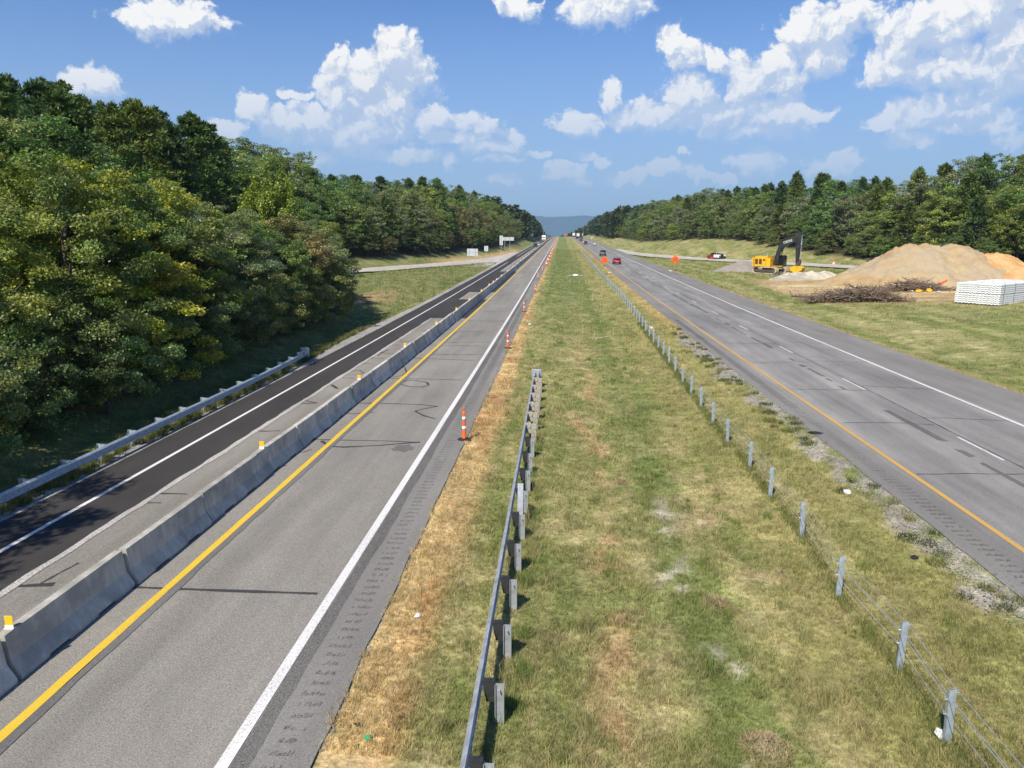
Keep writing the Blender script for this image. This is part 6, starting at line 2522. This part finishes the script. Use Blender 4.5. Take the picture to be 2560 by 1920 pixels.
def crumple(name, lab, cat, px, py, s, mat, seed, flat=.35):
    random.seed(seed)
    g = G(px, py)
    mb = MB()
    n, m = 10, 5
    vs = []
    for j in range(m + 1):
        ph = math.pi * j / m
        for i in range(n):
            a = 2 * math.pi * i / n
            k = s * random.uniform(.65, 1.25)
            vs.append((k * math.sin(ph) * math.cos(a), k * .7 * math.sin(ph) * math.sin(a), max(-.01, k * flat * math.cos(ph) + s * flat * .6)))
    fs = []
    for j in range(m):
        for i in range(n):
            i2 = (i + 1) % n
            fs.append((j * n + i, j * n + i2, (j + 1) * n + i2, (j + 1) * n + i))
    mb.add(vs, fs)
    o = mb.build(name, mat, None, (g.x, g.y, max(g.z, float(prof(g.y)) - .5) + .02))
    o.rotation_euler = (0, 0, random.uniform(0, 6))
    tag(o, lab, cat)
    return o


# white survey cloth: a flat three-armed sheet pinned to the grass
g = G(1439, 690)
arms = []
for ang_, L in ((R(8), 1.9), (R(172), 1.7), (R(265), 2.6)):
    d, n = Vector((math.cos(ang_), math.sin(ang_))), Vector((-math.sin(ang_), math.cos(ang_)))
    arms.append((d, n, L))
out = []
for i, (d, n, L) in enumerate(arms):
    w = .42
    out += [tuple(d * .5 - n * w), tuple(d * L - n * .10), tuple(d * L + n * .10), tuple(d * .5 + n * w)]
mb = MB()
mb.prism(out, 'z', .10, .13)
mb.box((-.5, -.4, .06), (.5, .5, .34), None, .12)
tag(mb.build('survey_target', M_litter, None, g), 'white three-armed survey cloth spread on the median grass', 'survey target')

crumple('litter_bag', 'crumpled white bag lying beside the gravel on the right verge', 'litter', 2118, 1234, .17, M_litter, 1)
crumple('litter_scrap', 'white scrap in the grass left of the median guardrail', 'litter', 1044, 1543, .085, M_litter, 2)
crumple('litter_scrap', 'white scrap beside the near cable post', 'litter', 2350, 1842, .13, M_litter, 3, .5)
crumple('litter_bottle', 'crushed green bottle in the scorched grass', 'litter', 920, 1850, .07, M_green_pl, 4, .5)
crumple('litter_scrap', 'small white scrap far along the left median edge', 'litter', 1324, 812, .20, M_litter, 5)
crumple('litter_scrap', 'white scrap by a cable post half way up the median', 'litter', 1629, 824, .22, M_litter, 6, .6)
crumple('litter_bag', 'white bag on the outer shoulder below the diamond sign', 'litter', 1676, 680, .40, M_litter, 7, .5)
crumple('litter_scrap', 'pale flat scrap beside the cable fence near the first diamond sign', 'litter', 1525, 682, .45, M_litter, 8, .2)
crumple('litter_bag', 'white sack on the brush by the white beams', 'litter', 2290, 722, .55, M_litter, 9, .6)
crumple('plastic_sheet', 'yellow plastic bag left of another at the brush tangle', 'litter', 2297, 731, .42, M_yellow_pl, 10, .5)
crumple('plastic_sheet', 'yellow plastic bag nearest the white beams', 'litter', 2322, 730, .45, M_yellow_pl, 11, .6)
crumple('litter_scrap', 'pale flat scrap left of the yellow bags', 'litter', 2276, 729, .40, M_litter, 21, .3)
crumple('rubber_sheet', 'dark crumpled sheet above the yellow bags', 'litter', 2305, 721, .70, M_rubber, 22, .5)
crumple('litter_scrap', 'grey scrap right of the yellow bags', 'litter', 2345, 732, .35, M_sign_g, 23, .4)
g = G(2340, 724)
mb = MB().tube([(0, 0, .35), (.6, .1, .8), (1.3, .1, 1.2)], .14, 10)
tag(mb.build('orange_pipe', M_orange_pl, None, g), 'short orange pipe leaning in the brush tangle', 'pipe')
for px, py, s, lab in ((2040, 1085, .30, 'black tyre scrap on the inner shoulder gravel'), (1725, 693, .35, 'black tyre scrap on the outer shoulder'), (2285, 1395, .14, 'dark scrap in the dry grass of the right verge'), (895, 1815, .07, 'dark scrap in the scorched grass near the bottom')):
    o = crumple('tyre_scrap', lab, 'debris', px, py, s, M_rubber, int(px), .12)


# utility poles far up the road
for px, py, h, lab in ((1457.5, 592, 14, 'thin utility pole against the right woods near the crest'), (1359, 588, 14, 'thin pole above the far left woods at the crest')):
    g = G(px, py + 3)
    r = empty('utility_pole', g)
    tag(r, lab, 'pole')
    MB().tube([(0, 0, -.5), (0, 0, h)], [.2, .12], 8).build('pole', M_wood, r)
    MB().box((-1.2, -.06, h - .9), (1.2, .06, h - .75)).build('crossarm', M_wood, r)


# ------------------------------------------------------------------ haze: one box of pale air
def haze():
    mb = MB().box((-14000, -400, -400), (14000, 15500, 345))
    m, nt = mat_new('haze_air')
    N = NT(nt)
    v = N.n('ShaderNodeVolumePrincipled')
    v.inputs['Color'].default_value = (0.50, 0.76, 1.0, 1)
    v.inputs['Density'].default_value = 0.000105
    v.inputs['Anisotropy'].default_value = 0.0
    o = N.n('ShaderNodeOutputMaterial')
    N.link(v.outputs[0], o.inputs['Volume'])
    ob = mb.build('haze', m)
    tag(ob, 'thin blue haze of the distance', 'haze', kind='stuff')


haze()
